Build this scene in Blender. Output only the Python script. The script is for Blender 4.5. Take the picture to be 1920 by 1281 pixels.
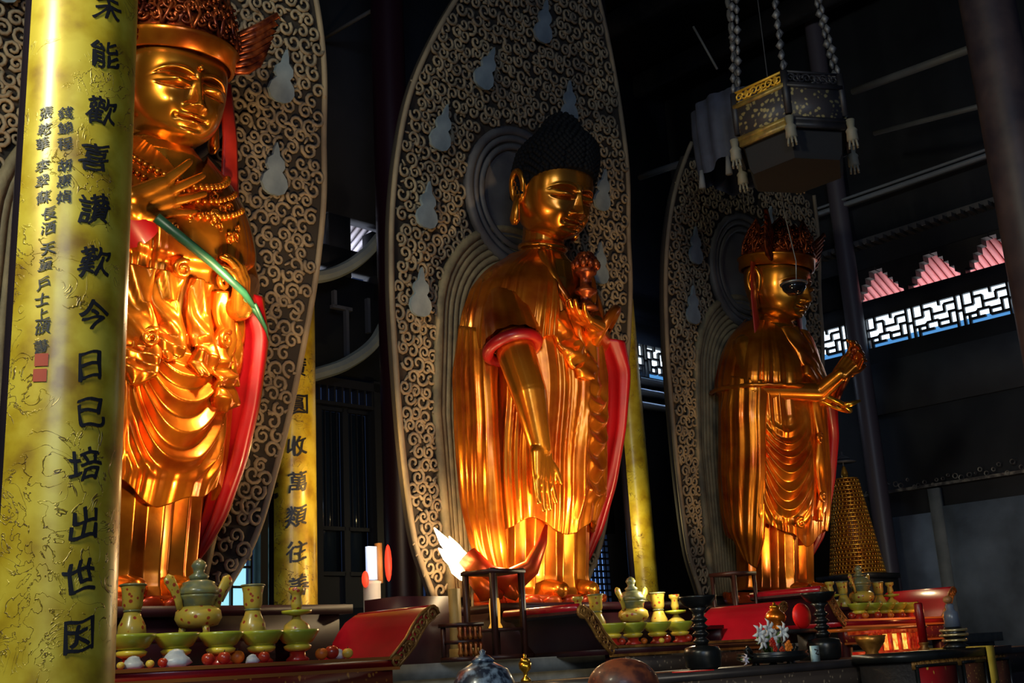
import bpy, bmesh, math, random
import numpy as np
from mathutils import Vector, Matrix
random.seed(7); RNG = np.random.default_rng(7)
SC = bpy.context.scene; COL = SC.collection
for o in list(bpy.data.objects): bpy.data.objects.remove(o)

# ------------------------------------------------------------------ camera
PITCH, ROLL, FPX = math.radians(15.4), math.radians(3.3), 2177.0
CAM = np.array([0., 0., 1.2])
_F = np.array([0, math.cos(PITCH), math.sin(PITCH)])
_U0 = np.array([0, -math.sin(PITCH), math.cos(PITCH)]); _R0 = np.array([1., 0, 0])
_R = _R0*math.cos(ROLL) - _U0*math.sin(ROLL); _U = _U0*math.cos(ROLL) + _R0*math.sin(ROLL)
cd = bpy.data.cameras.new('camera'); cam = bpy.data.objects.new('camera', cd); COL.objects.link(cam)
cd.sensor_fit = 'HORIZONTAL'; cd.sensor_width = 36.0; cd.lens = 36.0*FPX/1920.0
cd.clip_start = 0.05; cd.clip_end = 200
m = Matrix.Identity(4)
for i in range(3):
    m[i][0] = _R[i]; m[i][1] = _U[i]; m[i][2] = -_F[i]; m[i][3] = CAM[i]
cam.matrix_world = m
SC.camera = cam

# building frame: local x runs along the row of statues, local -y is where they face
TH = math.radians(45); S2 = math.sqrt(.5); ORG = np.array([.2, 10.3, 0.])
def W(x, y, z=0.):
    return Vector((ORG[0] + S2*x - S2*y, ORG[1] + S2*x + S2*y, z))
def ray(px, py):
    return _F*FPX + _R*(px-960) + _U*(640.5-py)
def L3(P):
    d = np.array(P) - ORG; return np.array([S2*(d[0]+d[1]), S2*(d[1]-d[0]), d[2]])
def on_y(px, py, yl):      # building-frame point seen at a pixel, on the plane y = yl
    d = ray(px, py); c0 = L3(CAM)[1]; dy = S2*(d[1]-d[0]); return L3(CAM + d*((yl-c0)/dy))
def on_x(px, py, xl):
    d = ray(px, py); c0 = L3(CAM)[0]; dx = S2*(d[0]+d[1]); return L3(CAM + d*((xl-c0)/dx))
def at(px, py, Y):
    d = ray(px, py); return CAM + d*(Y/d[1])

# ------------------------------------------------------------------ world, lights, exposure
SC.view_settings.view_transform = 'Standard'; SC.view_settings.look = 'None'
SC.view_settings.gamma = 1.0; SC.view_settings.use_curve_mapping = False
SC.view_settings.exposure = 0.0
SC.cycles.max_bounces = 6; SC.cycles.diffuse_bounces = 3; SC.cycles.glossy_bounces = 4
SC.cycles.sample_clamp_indirect = 4.0; SC.cycles.use_denoising = True
wd = bpy.data.worlds.new('dusk_air'); SC.world = wd; wd.use_nodes = True
wb = wd.node_tree.nodes['Background']; wb.inputs[0].default_value = (.22, .40, 1.0, 1); wb.inputs[1].default_value = .05

def lamp(name, kind, loc, energy, color, size=.1, target=None, spot=None, size_y=None):
    l = bpy.data.lights.new(name, kind); l.energy = energy; l.color = color
    if kind == 'AREA':
        l.size = size
        if size_y: l.shape = 'RECTANGLE'; l.size_y = size_y
    else: l.shadow_soft_size = size
    if kind == 'SPOT': l.spot_size = math.radians(spot or 60); l.spot_blend = .6
    o = bpy.data.objects.new(name, l); COL.objects.link(o); o.location = loc
    if target is not None:
        o.rotation_euler = (Vector(target) - Vector(loc)).to_track_quat('-Z', 'Y').to_euler()
    return o
WARM = (1.0, .62, .27)
# warm lamps on the altar tables, shining up at each statue
lamp('altar_lamp_light', 'SPOT', W(-4.1, -2.5, 1.9), 330, WARM, .08, W(-3.8, -.3, 3.4), 62)
lamp('altar_lamp_light', 'SPOT', W(-1.0, -2.5, 1.75), 420, WARM, .06, W(-.15, -.4, 3.25), 56)
lamp('altar_lamp_light', 'SPOT', W(2.7, -2.5, 1.75), 170, WARM, .06, W(3.35, -.3, 3.0), 50)
# added point lights with no bulb, each brightening the things close to it
lamp('added_point_light', 'POINT', W(-.90, -.46, 2.10), 26, (1., .72, .38), .04)
lamp('added_point_light', 'POINT', W(-1.62, .42, 2.75), 16, (1., .62, .22), .05)
_q = L3(at(1174, 900, 12.9)); lamp('added_point_light', 'POINT', W(_q[0], _q[1], 2.6), 16, (1., .82, .40), .05)
lamp('added_point_light', 'POINT', W(-3.72, -1.15, 3.45), 58, (1., .72, .40), .05)
_q = on_y(1252, 1078, -1.28); lamp('added_point_light', 'POINT', W(_q[0], -1.28, _q[2]), 20, (1., .85, .55), .04)
lamp('added_point_light', 'POINT', W(3.75, -2.05, 1.5), 9, (1., .35, .10), .06)
lamp('added_point_light', 'POINT', W(4.45, -1.0, 2.35), 14, (1., .78, .42), .06)
# daylight coming in by the hall's open front doors, behind and left of the camera
lamp('front_door_daylight', 'AREA', (-3.5, 1.1, 5.6), 230, (1., .98, .74), .7, W(-5.44, -2.47, 4.0), size_y=1.2)
lamp('front_door_daylight', 'AREA', (1.0, -5.0, 5.5), 300, (.60, .76, 1.0), 4.0, (0.5, 11, 5.0), size_y=3.0)
lamp('table_fill_light', 'SPOT', W(-3.2, -6.4, 2.2), 150, (1., .86, .62), .4, W(-.3, -1.3, 1.15), 62)  # added fill that brightens the altar tables, no such lamp stands there

# ------------------------------------------------------------------ materials
def mat(name, c1, c2=None, rough=.5, metal=0., scale=6., bump=0., bscale=40., coat=0., emit=None, estr=0., lo=.35, hi=.65, spec=None, detail=5.):
    M = bpy.data.materials.new(name); M.use_nodes = True; nt = M.node_tree; b = nt.nodes['Principled BSDF']
    b.inputs['Base Color'].default_value = (*c1, 1); b.inputs['Roughness'].default_value = rough
    b.inputs['Metallic'].default_value = metal; b.inputs['Coat Weight'].default_value = coat
    b.inputs['Coat Roughness'].default_value = .12
    if spec is not None: b.inputs['Specular IOR Level'].default_value = spec
    tc = nt.nodes.new('ShaderNodeTexCoord')
    if c2:
        n = nt.nodes.new('ShaderNodeTexNoise'); n.inputs['Scale'].default_value = scale; n.inputs['Detail'].default_value = detail
        nt.links.new(tc.outputs['Object'], n.inputs['Vector'])
        r = nt.nodes.new('ShaderNodeValToRGB'); r.color_ramp.elements[0].position = lo; r.color_ramp.elements[1].position = hi
        r.color_ramp.elements[0].color = (*c2, 1); r.color_ramp.elements[1].color = (*c1, 1)
        nt.links.new(n.outputs['Fac'], r.inputs[0]); nt.links.new(r.outputs[0], b.inputs['Base Color'])
    if bump:
        n2 = nt.nodes.new('ShaderNodeTexNoise'); n2.inputs['Scale'].default_value = bscale; n2.inputs['Detail'].default_value = 4
        nt.links.new(tc.outputs['Object'], n2.inputs['Vector'])
        bp = nt.nodes.new('ShaderNodeBump'); bp.inputs['Strength'].default_value = bump; bp.inputs['Distance'].default_value = .02
        nt.links.new(n2.outputs['Fac'], bp.inputs['Height']); nt.links.new(bp.outputs[0], b.inputs['Normal'])
    if emit: b.inputs['Emission Color'].default_value = (*emit, 1); b.inputs['Emission Strength'].default_value = estr
    return M
def two_tone(name, ca, cb, tex='VORONOI', scale=20., rough=.4, metal=0., thr=.12, soft=.04, rnd=1., feature='F1', distort=0., coat=0., c3=None):
    """pattern of one colour on another (flowers on glaze, scroll lines on lacquer ...)"""
    M = bpy.data.materials.new(name); M.use_nodes = True; nt = M.node_tree; b = nt.nodes['Principled BSDF']
    b.inputs['Roughness'].default_value = rough; b.inputs['Metallic'].default_value = metal; b.inputs['Coat Weight'].default_value = coat
    tc = nt.nodes.new('ShaderNodeTexCoord'); src = tc.outputs['Object']
    if distort:
        dn = nt.nodes.new('ShaderNodeTexNoise'); dn.inputs['Scale'].default_value = scale*.6
        nt.links.new(src, dn.inputs['Vector'])
        ad = nt.nodes.new('ShaderNodeVectorMath'); ad.operation = 'MULTIPLY_ADD'; ad.inputs[1].default_value = (distort,)*3
        nt.links.new(dn.outputs['Color'], ad.inputs[0]); nt.links.new(src, ad.inputs[2]); src = ad.outputs[0]
    if tex == 'VORONOI':
        v = nt.nodes.new('ShaderNodeTexVoronoi'); v.feature = feature; v.inputs['Scale'].default_value = scale
        v.inputs['Randomness'].default_value = rnd; out = v.outputs['Distance']
    else:
        v = nt.nodes.new('ShaderNodeTexWave'); v.inputs['Scale'].default_value = scale; v.inputs['Distortion'].default_value = 3; out = v.outputs['Fac']
        v.inputs['Detail'].default_value = 3
    nt.links.new(src, v.inputs['Vector'])
    r = nt.nodes.new('ShaderNodeValToRGB'); e = r.color_ramp.elements
    e[0].position = max(0, thr-soft); e[0].color = (*ca, 1); e[1].position = thr+soft; e[1].color = (*cb, 1)
    if c3:
        q = e.new(min(1, thr+.25)); q.color = (*c3, 1)
    nt.links.new(out, r.inputs[0]); nt.links.new(r.outputs[0], b.inputs['Base Color'])
    return M
gold = mat('gilded_lacquer', (.80, .25, .016), (.40, .055, .004), rough=.29, metal=.85, scale=3.2, bump=.10, bscale=9., coat=.25, lo=.3, hi=.62)
gold_skin = mat('polished_gilding', (.84, .31, .025), (.48, .10, .007), rough=.27, metal=.9, scale=2.2, coat=.3, lo=.28, hi=.6)
gold_arm = mat('bright_gilding', (.95, .55, .06), (.75, .36, .03), rough=.25, metal=.95, scale=2.0)
red_lacq = mat('red_lacquer', (.27, .002, .006), (.18, .0015, .004), rough=.40, scale=3., coat=.15)
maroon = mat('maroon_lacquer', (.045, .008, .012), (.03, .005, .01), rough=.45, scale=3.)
hair_m = mat('black_hair_curls', (.003, .004, .006), rough=.8, spec=.25)
crown_m = mat('dark_red_gilt_crown', (.42, .09, .02), (.12, .02, .01), rough=.35, metal=.7, scale=14., lo=.4, hi=.6)
carve_m = mat('dusty_carved_wood', (.29, .23, .145), (.13, .105, .08), rough=.75, metal=.12, scale=3., lo=.3, hi=.7)
carve_back = mat('recess_shade_wood', (.022, .017, .013), rough=.9)  # near-black colour stands in for darkness in the holes between scrolls
ray_m = mat('weathered_ray_wood', (.30, .24, .13), (.10, .085, .055), rough=.7, metal=.15, scale=5., lo=.3, hi=.7, bump=.2)
plaque_m = mat('pale_tin_plaque', (.30, .38, .43), (.18, .24, .29), rough=.5, metal=.35, scale=5.)
dark_wood = mat('dark_timber', (.020, .017, .017), (.010, .009, .011), rough=.55, scale=4., bump=.2)
col_m = mat('black_lacquer_column', (.022, .014, .020), (.012, .010, .016), rough=.30, scale=2., coat=.3)
wine_col = mat('wine_lacquer_column', (.028, .006, .014), rough=.4)
wall_m = mat('sooty_plaster', (.17, .23, .34), (.055, .075, .115), rough=.85, scale=1.6, bump=.2, bscale=8., lo=.3, hi=.7)
wall_dark = mat('dark_board_wall', (.018, .020, .028), (.010, .012, .018), rough=.8, scale=2.)
floor_m = mat('dark_stone_floor', (.05, .05, .055), (.03, .03, .035), rough=.5, scale=2.)
stone_m = mat('grey_stone', (.22, .25, .25), (.14, .16, .17), rough=.7, scale=8.)
pale_beam = mat('pale_curved_timber', (.62, .66, .56), (.46, .50, .46), rough=.6, scale=4.)
black_br = mat('black_bronze', (.018, .022, .024), (.010, .012, .014), rough=.30, metal=.5, scale=6.)
sky_pane = mat('bright_daylight_pane', (.8, .9, 1.), rough=.6, emit=(.72, .88, 1.), estr=2.2)
cyan_pane = mat('cyan_daylight_pane', (.6, .9, 1.), rough=.6, emit=(.38, .85, 1.), estr=1.0)
blue_pane = mat('blue_daylight_pane', (.3, .5, 1.), rough=.6, emit=(.20, .42, 1.), estr=.9)
ink = mat('black_ink', (.012, .012, .016), rough=.45)
seal_red = mat('seal_red', (.42, .05, .015), rough=.6)

# ------------------------------------------------------------------ mesh helpers
class MB:
    def __init__(s): s.v = []; s.f = []; s.mi = []; s.n = 0
    def add(s, V, F, mi=0):
        V = np.asarray(V, float).reshape(-1, 3); s.v.append(V)
        s.f += [tuple(i + s.n for i in f) for f in F]; s.mi += [mi]*len(F); s.n += len(V); return s
    def grid(s, P, cu=False, cv=False, mi=0, caps=False):
        P = np.asarray(P, float); nu, nv = P.shape[:2]; F = []
        for i in range(nu if cu else nu-1):
            for j in range(nv if cv else nv-1):
                a = i*nv + j; b = ((i+1) % nu)*nv + j; c = ((i+1) % nu)*nv + (j+1) % nv; d = i*nv + (j+1) % nv
                F.append((a, b, c, d))
        if caps and cv:
            F.append(tuple(range(nv))[::-1]); F.append(tuple((nu-1)*nv + j for j in range(nv)))
        return s.add(P, F, mi)
    def box(s, c, h, R=None, mi=0):
        V = np.array([[sx, sy, sz] for sx in (-1, 1) for sy in (-1, 1) for sz in (-1, 1)])*np.array(h)
        if R is not None: V = V @ np.array(R).T
        F = [(0, 1, 3, 2), (4, 6, 7, 5), (0, 4, 5, 1), (2, 3, 7, 6), (0, 2, 6, 4), (1, 5, 7, 3)]
        return s.add(V + np.array(c), F, mi)
    def tube(s, pts, rad, n=8, closed=False, mi=0, flat=None, up=(0, 0, 1)):
        P = np.asarray(pts, float); k = len(P); rad = np.broadcast_to(np.asarray(rad, float), (k,))
        T = np.roll(P, -1, 0) - np.roll(P, 1, 0)
        if not closed: T[0] = P[1]-P[0]; T[-1] = P[-1]-P[-2]
        T /= np.linalg.norm(T, axis=1)[:, None] + 1e-12
        u = np.array(up, float)
        if abs(T[0] @ u) > .9: u = np.array([0, 1., 0]) if abs(T[0][1]) < .9 else np.array([1., 0, 0])
        G = []; N = u - (u @ T[0])*T[0]; N /= np.linalg.norm(N)
        for i in range(k):
            N = N - (N @ T[i])*T[i]; N /= np.linalg.norm(N) + 1e-12; Bn = np.cross(T[i], N)
            a = np.arange(n)*2*math.pi/n; fa, fb = flat or (1, 1)
            G.append(P[i] + rad[i]*(fa*np.cos(a)[:, None]*N + fb*np.sin(a)[:, None]*Bn))
        return s.grid(G, cu=closed, cv=True, mi=mi, caps=not closed)
    def lathe(s, prof, n=32, c=(0, 0, 0), mi=0, sx=1., sy=1., caps=True):
        a = np.arange(n)*2*math.pi/n; c = np.array(c)
        G = [c + np.stack([r*sx*np.cos(a), r*sy*np.sin(a), np.full(n, z)], 1) for r, z in prof]
        return s.grid(G, cv=True, mi=mi, caps=caps)
    def ball(s, c, r, n=16, mi=0, R=None):
        r = np.broadcast_to(np.asarray(r, float), (3,))
        G = []
        for i in range(n//2+1):
            ph = math.pi*i/(n//2); q = max(math.sin(ph), 1e-3); a = np.arange(n)*2*math.pi/n
            p = np.stack([q*np.cos(a)*r[0], q*np.sin(a)*r[1], np.full(n, -math.cos(ph)*r[2])], 1)
            if R is not None: p = p @ np.array(R).T
            G.append(p + np.array(c))
        return s.grid(G, cv=True, mi=mi, caps=True)
    def capsule(s, a, b, ra, rb, n=14):
        a = np.array(a, float); b = np.array(b, float); d = b-a; L = np.linalg.norm(d); t = d/L
        pts = []; rr = []
        for k in (1, .85, .5, 0): pts.append(a - t*ra*k); rr.append(ra*math.sqrt(max(1-k*k, .0004)))
        for k in (.33, .66): pts.append(a + d*k); rr.append(ra + (rb-ra)*k)
        for k in (0, .5, .85, 1): pts.append(b + t*rb*k); rr.append(rb*math.sqrt(max(1-k*k, .0004)))
        return s.tube(pts, rr, n)
    def prism(s, poly, y0, y1, mi=0, axis='y'):
        """polygon in (x, z), extruded along y"""
        k = len(poly); V = [(x, y0, z) for x, z in poly] + [(x, y1, z) for x, z in poly]
        F = [tuple(range(k)), tuple(range(2*k-1, k-1, -1))] + [(i, i+k, (i+1) % k + k, (i+1) % k) for i in range(k)]
        return s.add(V, F, mi)
    def xform(s, M):
        M = np.array(M); s.v = [v @ M[:3, :3].T + M[:3, 3] for v in s.v]; return s
    def mesh(s, name, mats, smooth=True):
        me = bpy.data.meshes.new(name)
        me.from_pydata(np.concatenate(s.v).tolist(), [], s.f); me.update()
        for m_ in (mats if isinstance(mats, (list, tuple)) else [mats]): me.materials.append(m_)
        if any(s.mi): me.polygons.foreach_set('material_index', s.mi)
        bm = bmesh.new(); bm.from_mesh(me); bmesh.ops.recalc_face_normals(bm, faces=bm.faces)
        if smooth == 'auto':
            for e in bm.edges: e.smooth = e.calc_face_angle(0) < math.radians(38)
        bm.to_mesh(me); bm.free()
        if smooth: me.polygons.foreach_set('use_smooth', [True]*len(me.polygons))
        return me
    def build(s, name, mats, parent=None, loc=(0, 0, 0), rot=(0, 0, 0), smooth=True):
        o = bpy.data.objects.new(name, s.mesh(name, mats, smooth)); COL.objects.link(o)
        o.location = loc; o.rotation_euler = rot
        if parent: o.parent = parent
        return o
def tag(o, label=None, cat=None, group=None, kind=None):
    if label: o['label'] = label
    if cat: o['category'] = cat
    if group: o['group'] = group
    if kind: o['kind'] = kind
    return o
def thing(name, loc, label, cat, group=None, rot=(0, 0, TH)):
    o = bpy.data.objects.new(name, None); COL.objects.link(o); o.location = loc; o.rotation_euler = rot
    o.empty_display_size = .1
    return tag(o, label, cat, group)
def struct(name, mb, mats, loc=None, rot=(0, 0, TH), smooth='auto'):
    return tag(mb.build(name, mats, None, W(0, 0) if loc is None else loc, rot, smooth), kind='structure')
def dup(root, loc, label, group=None, rot=None):
    r = root.copy(); COL.objects.link(r); r.location = loc; r['label'] = label
    if rot: r.rotation_euler = rot
    if group: r['group'] = group
    for ch in list(root.children):
        c = ch.copy(); COL.objects.link(c); c.parent = r
        for g in list(ch.children):
            d = g.copy(); COL.objects.link(d); d.parent = c
    return r
def spiral(c, r0, turns, ang, rad, flip=1, n=15, depth=.0):
    """C-scroll in the x-z plane"""
    t = np.linspace(0, 1, n); a = ang + flip*turns*2*math.pi*t; r = r0*(1-.78*t)
    return np.stack([c[0] + r*np.cos(a), np.full(n, c[1]) - depth*np.sin(t*math.pi), c[2] + r*np.sin(a)], 1), rad*(1-.35*t)
def lerp(x, xs, ys): return np.interp(x, xs, ys)
def smooth_profile(z, xs, ys):
    zz = np.linspace(xs[0], xs[-1], 400); yy = np.interp(zz, xs, ys)
    k = np.hanning(61); k /= k.sum(); yp = np.pad(yy, 30, mode='edge'); return np.interp(z, zz, np.convolve(yp, k, 'valid'))
# ------------------------------------------------------------------ the hall
b = MB(); b.box((0, -2, -.1), (14, 14, .1)); struct('floor', b, floor_m)
b = MB(); b.box((-1, -3, 10.6), (13, 12, .12)); struct('ceiling', b, dark_wood)
b = MB(); b.box((-13.0, -3, 5.3), (.12, 12, 5.3)); struct('wall_left', b, wall_dark)
XW, YW = 7.3, 3.6
def lattice_wall(name, mbw, mats): return struct(name, mbw, mats)
# right wall: boards below, opening strip for the lattices, boards above, stepped openings under the eaves
LZ0, LZ1 = 5.14, 5.60
b = MB()
b.box((XW+.1, -4, 2.57), (.1, 8, 2.57))                        # below the lattice strip
b.box((XW+.1, -4, 5.72), (.1, 8, .12)); b.box((XW+.1, -4, 8.5), (.1, 8, 2.2))
b.box((XW+.1, .68, 5.37), (.1, .13, .24)); b.box((XW+.1, -7.2, 5.37), (.1, 4.9, .24)); b.box((XW+.1, 3.0, 5.37), (.1, .8, .24))
b.box((XW+.1, 2.1, 6.08), (.1, 1.5, .26)); b.box((XW+.1, -7.4, 6.08), (.1, 4.9, .26))
struct('wall_right', b, wall_dark)
# stepped gable pieces between the red openings
b = MB()
for i, yv in enumerate((.66, -.16, -.98, -1.80)):              # stepped corbels stand between the openings
    for s_ in range(5):
        hw_ = .035 + .068*s_; b.box((XW+.08, yv, 5.87 + .085*s_), (.08, hw_, .042))
    b.box((XW+.08, yv, 6.28), (.08, .40, .03))
b.box((XW+.08, -2.6, 6.08), (.08, .5, .26)); b.box((XW+.08, 1.0, 6.08), (.08, .3, .26))
struct('trim_1', b, dark_wood, smooth=False)
red_eave = two_tone('red_eave_rafters', (.10, .02, .03), (.72, .17, .19), tex='WAVE', scale=1.)
b = MB(); 
for i in range(33):
    y = -2.2 + i*.105; b.box((XW+.80, y, 6.22), (.70, .036, .03), R=((.894, 0, .447), (0, 1, 0), (-.447, 0, .894)), mi=1)
b.box((XW+.82, -.5, 6.28), (.75, 2.2, .02), R=((.894, 0, .447), (0, 1, 0), (-.447, 0, .894)))
struct('trim_2', b, [mat('dark_red_eave_board', (.28, .05, .06), rough=.7), mat('red_eave_rafter', (.80, .26, .27), rough=.6)])
lamp('eave_daylight', 'AREA', W(XW+1.0, -.55, 5.0), 34, (1, .95, .95), 3.2, W(XW+.7, -.55, 6.3), size_y=.5)

def lattice(mb, ax, c, y0, y1, z0, z1, seg):
    """Chinese meander lattice: bars in the wall plane.  ax 'y' -> wall at x=c; 'x' -> wall at y=c"""
    def bar(u0, u1, w0, w1, d=.022):
        cu, hu, cw, hw = (u0+u1)/2, abs(u1-u0)/2, (w0+w1)/2, abs(w1-w0)/2
        if ax == 'y': mb.box((c, cu, cw), (d, hu, hw))
        else: mb.box((cu, c, cw), (hu, d, hw))
    H = z1-z0; t = .016
    n = max(1, round((y1-y0)/seg)); sg = (y1-y0)/n
    for w in (z0, z1): bar(y0, y1, w-t, w+t)
    for k in range(n+1): bar(y0+k*sg-t, y0+k*sg+t, z0, z1)
    for k in range(n):
        a = y0 + k*sg
        def hb(f0, f1, g): bar(a+f0*sg, a+f1*sg, z0+g*H-t, z0+g*H+t)
        def vb(f, g0, g1): bar(a+f*sg-t, a+f*sg+t, z0+g0*H, z0+g1*H)
        vb(.13, 0, 1); hb(0, .13, .5); hb(.13, .36, .82); vb(.36, .58, .82); hb(.36, .62, .60); hb(.62, .80, .80)
        vb(.62, .40, .80); hb(.80, 1, .60); vb(.80, .60, 1.); hb(.13, .30, .56); vb(.27, .20, .58); hb(.27, .50, .36)
        vb(.50, .18, .36); hb(.50, .74, .40); vb(.74, .20, .40); hb(.74, 1, .34); hb(.13, .50, .18); hb(.60, .90, .18); vb(.90, .0, .34); vb(.46, .82, 1)
roof_pane = mat('blue_lit_pane', (.2, .45, .8), rough=.6, emit=(.10, .36, .80), estr=.8)
k = 0
def window(ax, c, u0, u1, z0, z1, seg, pane, grid=False, off=.10):
    global k; k += 1
    b = MB()
    if grid:
        n = max(2, round((u1-u0)/seg)); mz = max(2, round((z1-z0)/seg))
        for i in range(n+1):
            u = u0+(u1-u0)*i/n; b.box((u, c, (z0+z1)/2) if ax == 'x' else (c, u, (z0+z1)/2), (.012, .02, (z1-z0)/2))
        for j in range(mz+1):
            z = z0+(z1-z0)*j/mz; b.box(((u0+u1)/2, c, z) if ax == 'x' else (c, (u0+u1)/2, z), ((u1-u0)/2, .02, .012) if ax == 'x' else (.02, (u1-u0)/2, .012))
    else: lattice(b, ax, c, u0, u1, z0, z1, seg)
    o = struct('window_%d' % k, b, dark_wood, smooth=False)
    zs_ = z0 if grid else z0 + .27*(z1-z0)
    for nm_, za, zb_, pm in (('pane', zs_, z1, pane), ('blue_lower_pane', z0, zs_, roof_pane)):
        if zb_-za < .01: continue
        p = MB()
        if ax == 'y': p.box((c+off, (u0+u1)/2, (za+zb_)/2), (.01, abs(u1-u0)/2, (zb_-za)/2))
        else: p.box(((u0+u1)/2, c+off, (za+zb_)/2), (abs(u1-u0)/2, .01, (zb_-za)/2))
        p.build(nm_, pm, o)
    return o
window('y', XW+.04, -2.31, .53, LZ0, LZ1, .71, sky_pane)
window('y', XW+.04, .84, 2.2, LZ0, LZ1, .68, sky_pane)
# back wall with its own lattice strip, doors and low windows
b = MB()
b.box((-3.5, YW+.1, .95), (11, .1, .95)); 
b.box((1.65, YW+.1, 8.6), (5.65, .1, 2.05)); b.box((4.5, YW+.1, 6.35), (2.8, .1, .25)); b.box((-8.3, YW+.1, 6.2), (6.2, .1, 4.2))
b.box((2.98, YW+.1, 3.55), (1.18, .1, 1.7)); b.box((6.2, YW+.1, 3.55), (1.2, .1, 1.7)); b.box((4.55, YW+.1, 4.05), (.6, .1, 1.2))
b.box((3.2, YW+.1, 5.68), (1.4, .1, .55)); b.box((5.5, YW+.1, 6.0), (1.9, .1, .22)); b.box((5.2, YW+.1, 5.32), (.5, .1, .2)); b.box((7.05, YW+.1, 5.6), (.3, .1, .4))
b.box((-4.9, YW+.1, 4.5), (3.72, .1, 2.6))
struct('wall_back', b, wall_dark)
window('x', YW+.04, 5.55, 6.78, 5.25, 5.80, .62, sky_pane)
window('x', YW+.04, 4.15, 5.0, 1.9, 2.85, .085, blue_pane, grid=True)
window('x', YW+.04, -1.18, -.72, 1.9, 2.72, .23, cyan_pane, grid=True)
# ledges under the back lattice (window's blue light put into their pale colour)
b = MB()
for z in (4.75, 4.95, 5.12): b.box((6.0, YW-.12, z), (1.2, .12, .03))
struct('trim_3', b, mat('blue_lit_ledge', (.55, .65, .80), rough=.5))
lamp('window_daylight', 'AREA', W(6.1, YW-.12, 5.28), 7, (.55, .72, 1.), 1.0, W(6.1, YW-.35, 4.6), size_y=.08)
# door leaves between the left and middle statues
b = MB(); b.box((-.62, YW-.02, 3.15), (.06, .07, 1.35)); b.box((.93, YW-.02, 3.15), (.06, .07, 1.35)); b.box((.15, YW-.02, 4.42), (.9, .07, .05))
for i in range(14): b.box((-.55 + .108*i, YW-.03, 4.28), (.012, .05, .09))
b.box((.15, YW-.02, 4.17), (.9, .06, .02))
dr = struct('door_1', b, mat('dark_door_frame', (.035, .033, .035), rough=.5), smooth=False)
for i in range(4):
    x = -.42 + i*.37; b = MB()
    for dx in (-.165, .165): b.box((x+dx, YW+.02, 3.0), (.02, .03, 1.18))
    for z in (1.9, 2.25, 2.75, 4.12): b.box((x, YW+.02, z), (.165, .03, .022))
    b.box((x, YW+.05, 2.05), (.15, .01, .2))
    for j in range(1, 4): b.box((x-.165+.0825*j, YW+.03, 3.43), (.006, .015, .68))
    lf = b.build('door_leaf', mat('dark_door_leaf', (.028, .030, .036), rough=.55), dr, smooth=False)
    b = MB(); b.box((x, YW+.07, 3.0), (.15, .006, 1.1)); b.build('door_glass', mat('dim_door_glass', (.03, .045, .06), rough=.12, spec=.8), lf)
# clerestory above the doors: pale rafters seen through two gaps
b = MB(); 
b.box((.08, YW+.1, 5.15), (1.36, .1, .62)); b.box((.48, YW+.1, 6.15), (.16, .1, .4)); b.box((1.35, YW+.1, 6.0), (.38, .1, .45)); b.box((-.75, YW+.1, 6.0), (.6, .1, .45))
b.box((.3, YW+.1, 6.0), (.9, .1, .13)); struct('wall_back_clerestory', b, wall_dark)
b = MB()
for i in range(22): b.box((-.6 + i*.10, YW+.75, 6.52), (.028, .65, .03), R=((1, 0, 0), (0, .894, .447), (0, -.447, .894)))
struct('trim_4', b, mat('pale_eave_rafter', (.75, .70, .78), rough=.6))
lamp('eave_daylight', 'AREA', W(.3, YW+1.0, 5.2), 60, (.85, .9, 1.), 1.8, W(.3, YW+.7, 6.5), size_y=.4)
# pale curved braces across the bay
def arc_px(pts, y): return [on_y(px, py, y) for px, py in pts]
for nm, pts, yy in (('trim_5', [(560, 517), (590, 521), (625, 514), (660, 497), (690, 473), (716, 441)], 3.25),
                    ('trim_6', [(570, 708), (600, 700), (640, 688), (680, 664), (705, 640), (722, 606)], 3.25)):
    P = np.array(arc_px(pts, yy)); t = np.linspace(0, len(P)-1, 30)
    Q = np.stack([np.interp(t, range(len(P)), P[:, i]) for i in range(3)], 1)
    for _ in range(6): Q[1:-1] = (Q[:-2]+Q[2:]+2*Q[1:-1])/4
    b = MB(); b.tube(Q, .075, 8, up=(0, 1, 0)); struct(nm, b, pale_beam)
# posts and rails faintly visible behind the braces
b = MB()
for px, y0, y1 in ((648, 578, 668), (688, 560, 625), (625, 545, 575)):
    a = on_y(px, y0, 3.4); c = on_y(px+3, y1, 3.4); b.box(((a[0]+c[0])/2, 3.4, (a[2]+c[2])/2), (.02, .03, abs(a[2]-c[2])/2))
a = on_y(640, 578, 3.4); b.box((a[0], 3.4, a[2]), (.14, .03, .02))
struct('trim_7', b, mat('dim_grey_rail', (.14, .15, .18), rough=.6), smooth=False)
# columns
def column(b, m_, loc, label):
    return tag(b.build('column', m_, None, loc, (0, 0, TH), 'auto'), label, 'column', 'round timber columns')
b = MB(); b.lathe([(.225, 0), (.225, 10.5)], 40); column(b, col_m, W(-5.44, -2.47), 'nearest dark lacquer column at the left border behind the wide yellow board')
b = MB(); b.lathe([(.19, 0), (.19, 10.5)], 32); column(b, col_m, W(-1.83, 1.22), 'dark column carrying the yellow board between the left and middle statues')
b = MB(); b.lathe([(.15, 0), (.15, 10.5)], 32); column(b, col_m, Vector((*at(1189, 900, 13.5)[:2], 0)), 'thin far column carrying a narrow yellow board between the middle and right statues')
b = MB(); b.lathe([(.24, 0), (.24, 10.5)], 32); column(b, mat('worn_brown_column', (.075, .05, .05), (.03, .022, .03), rough=.45, scale=3.), Vector((*at(1928, 420, 9.6)[:2], 0)), 'worn brown column leaning into view at the upper right border')
b = MB(); b.lathe([(.19, 0), (.19, 10.5)], 28); column(b, wine_col, Vector((*at(752, 900, 12.0)[:2], 0)), 'wine-red column just left of the middle mandorla, mostly hidden by it')
p = on_x(1612, 700, XW-.35)
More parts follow.
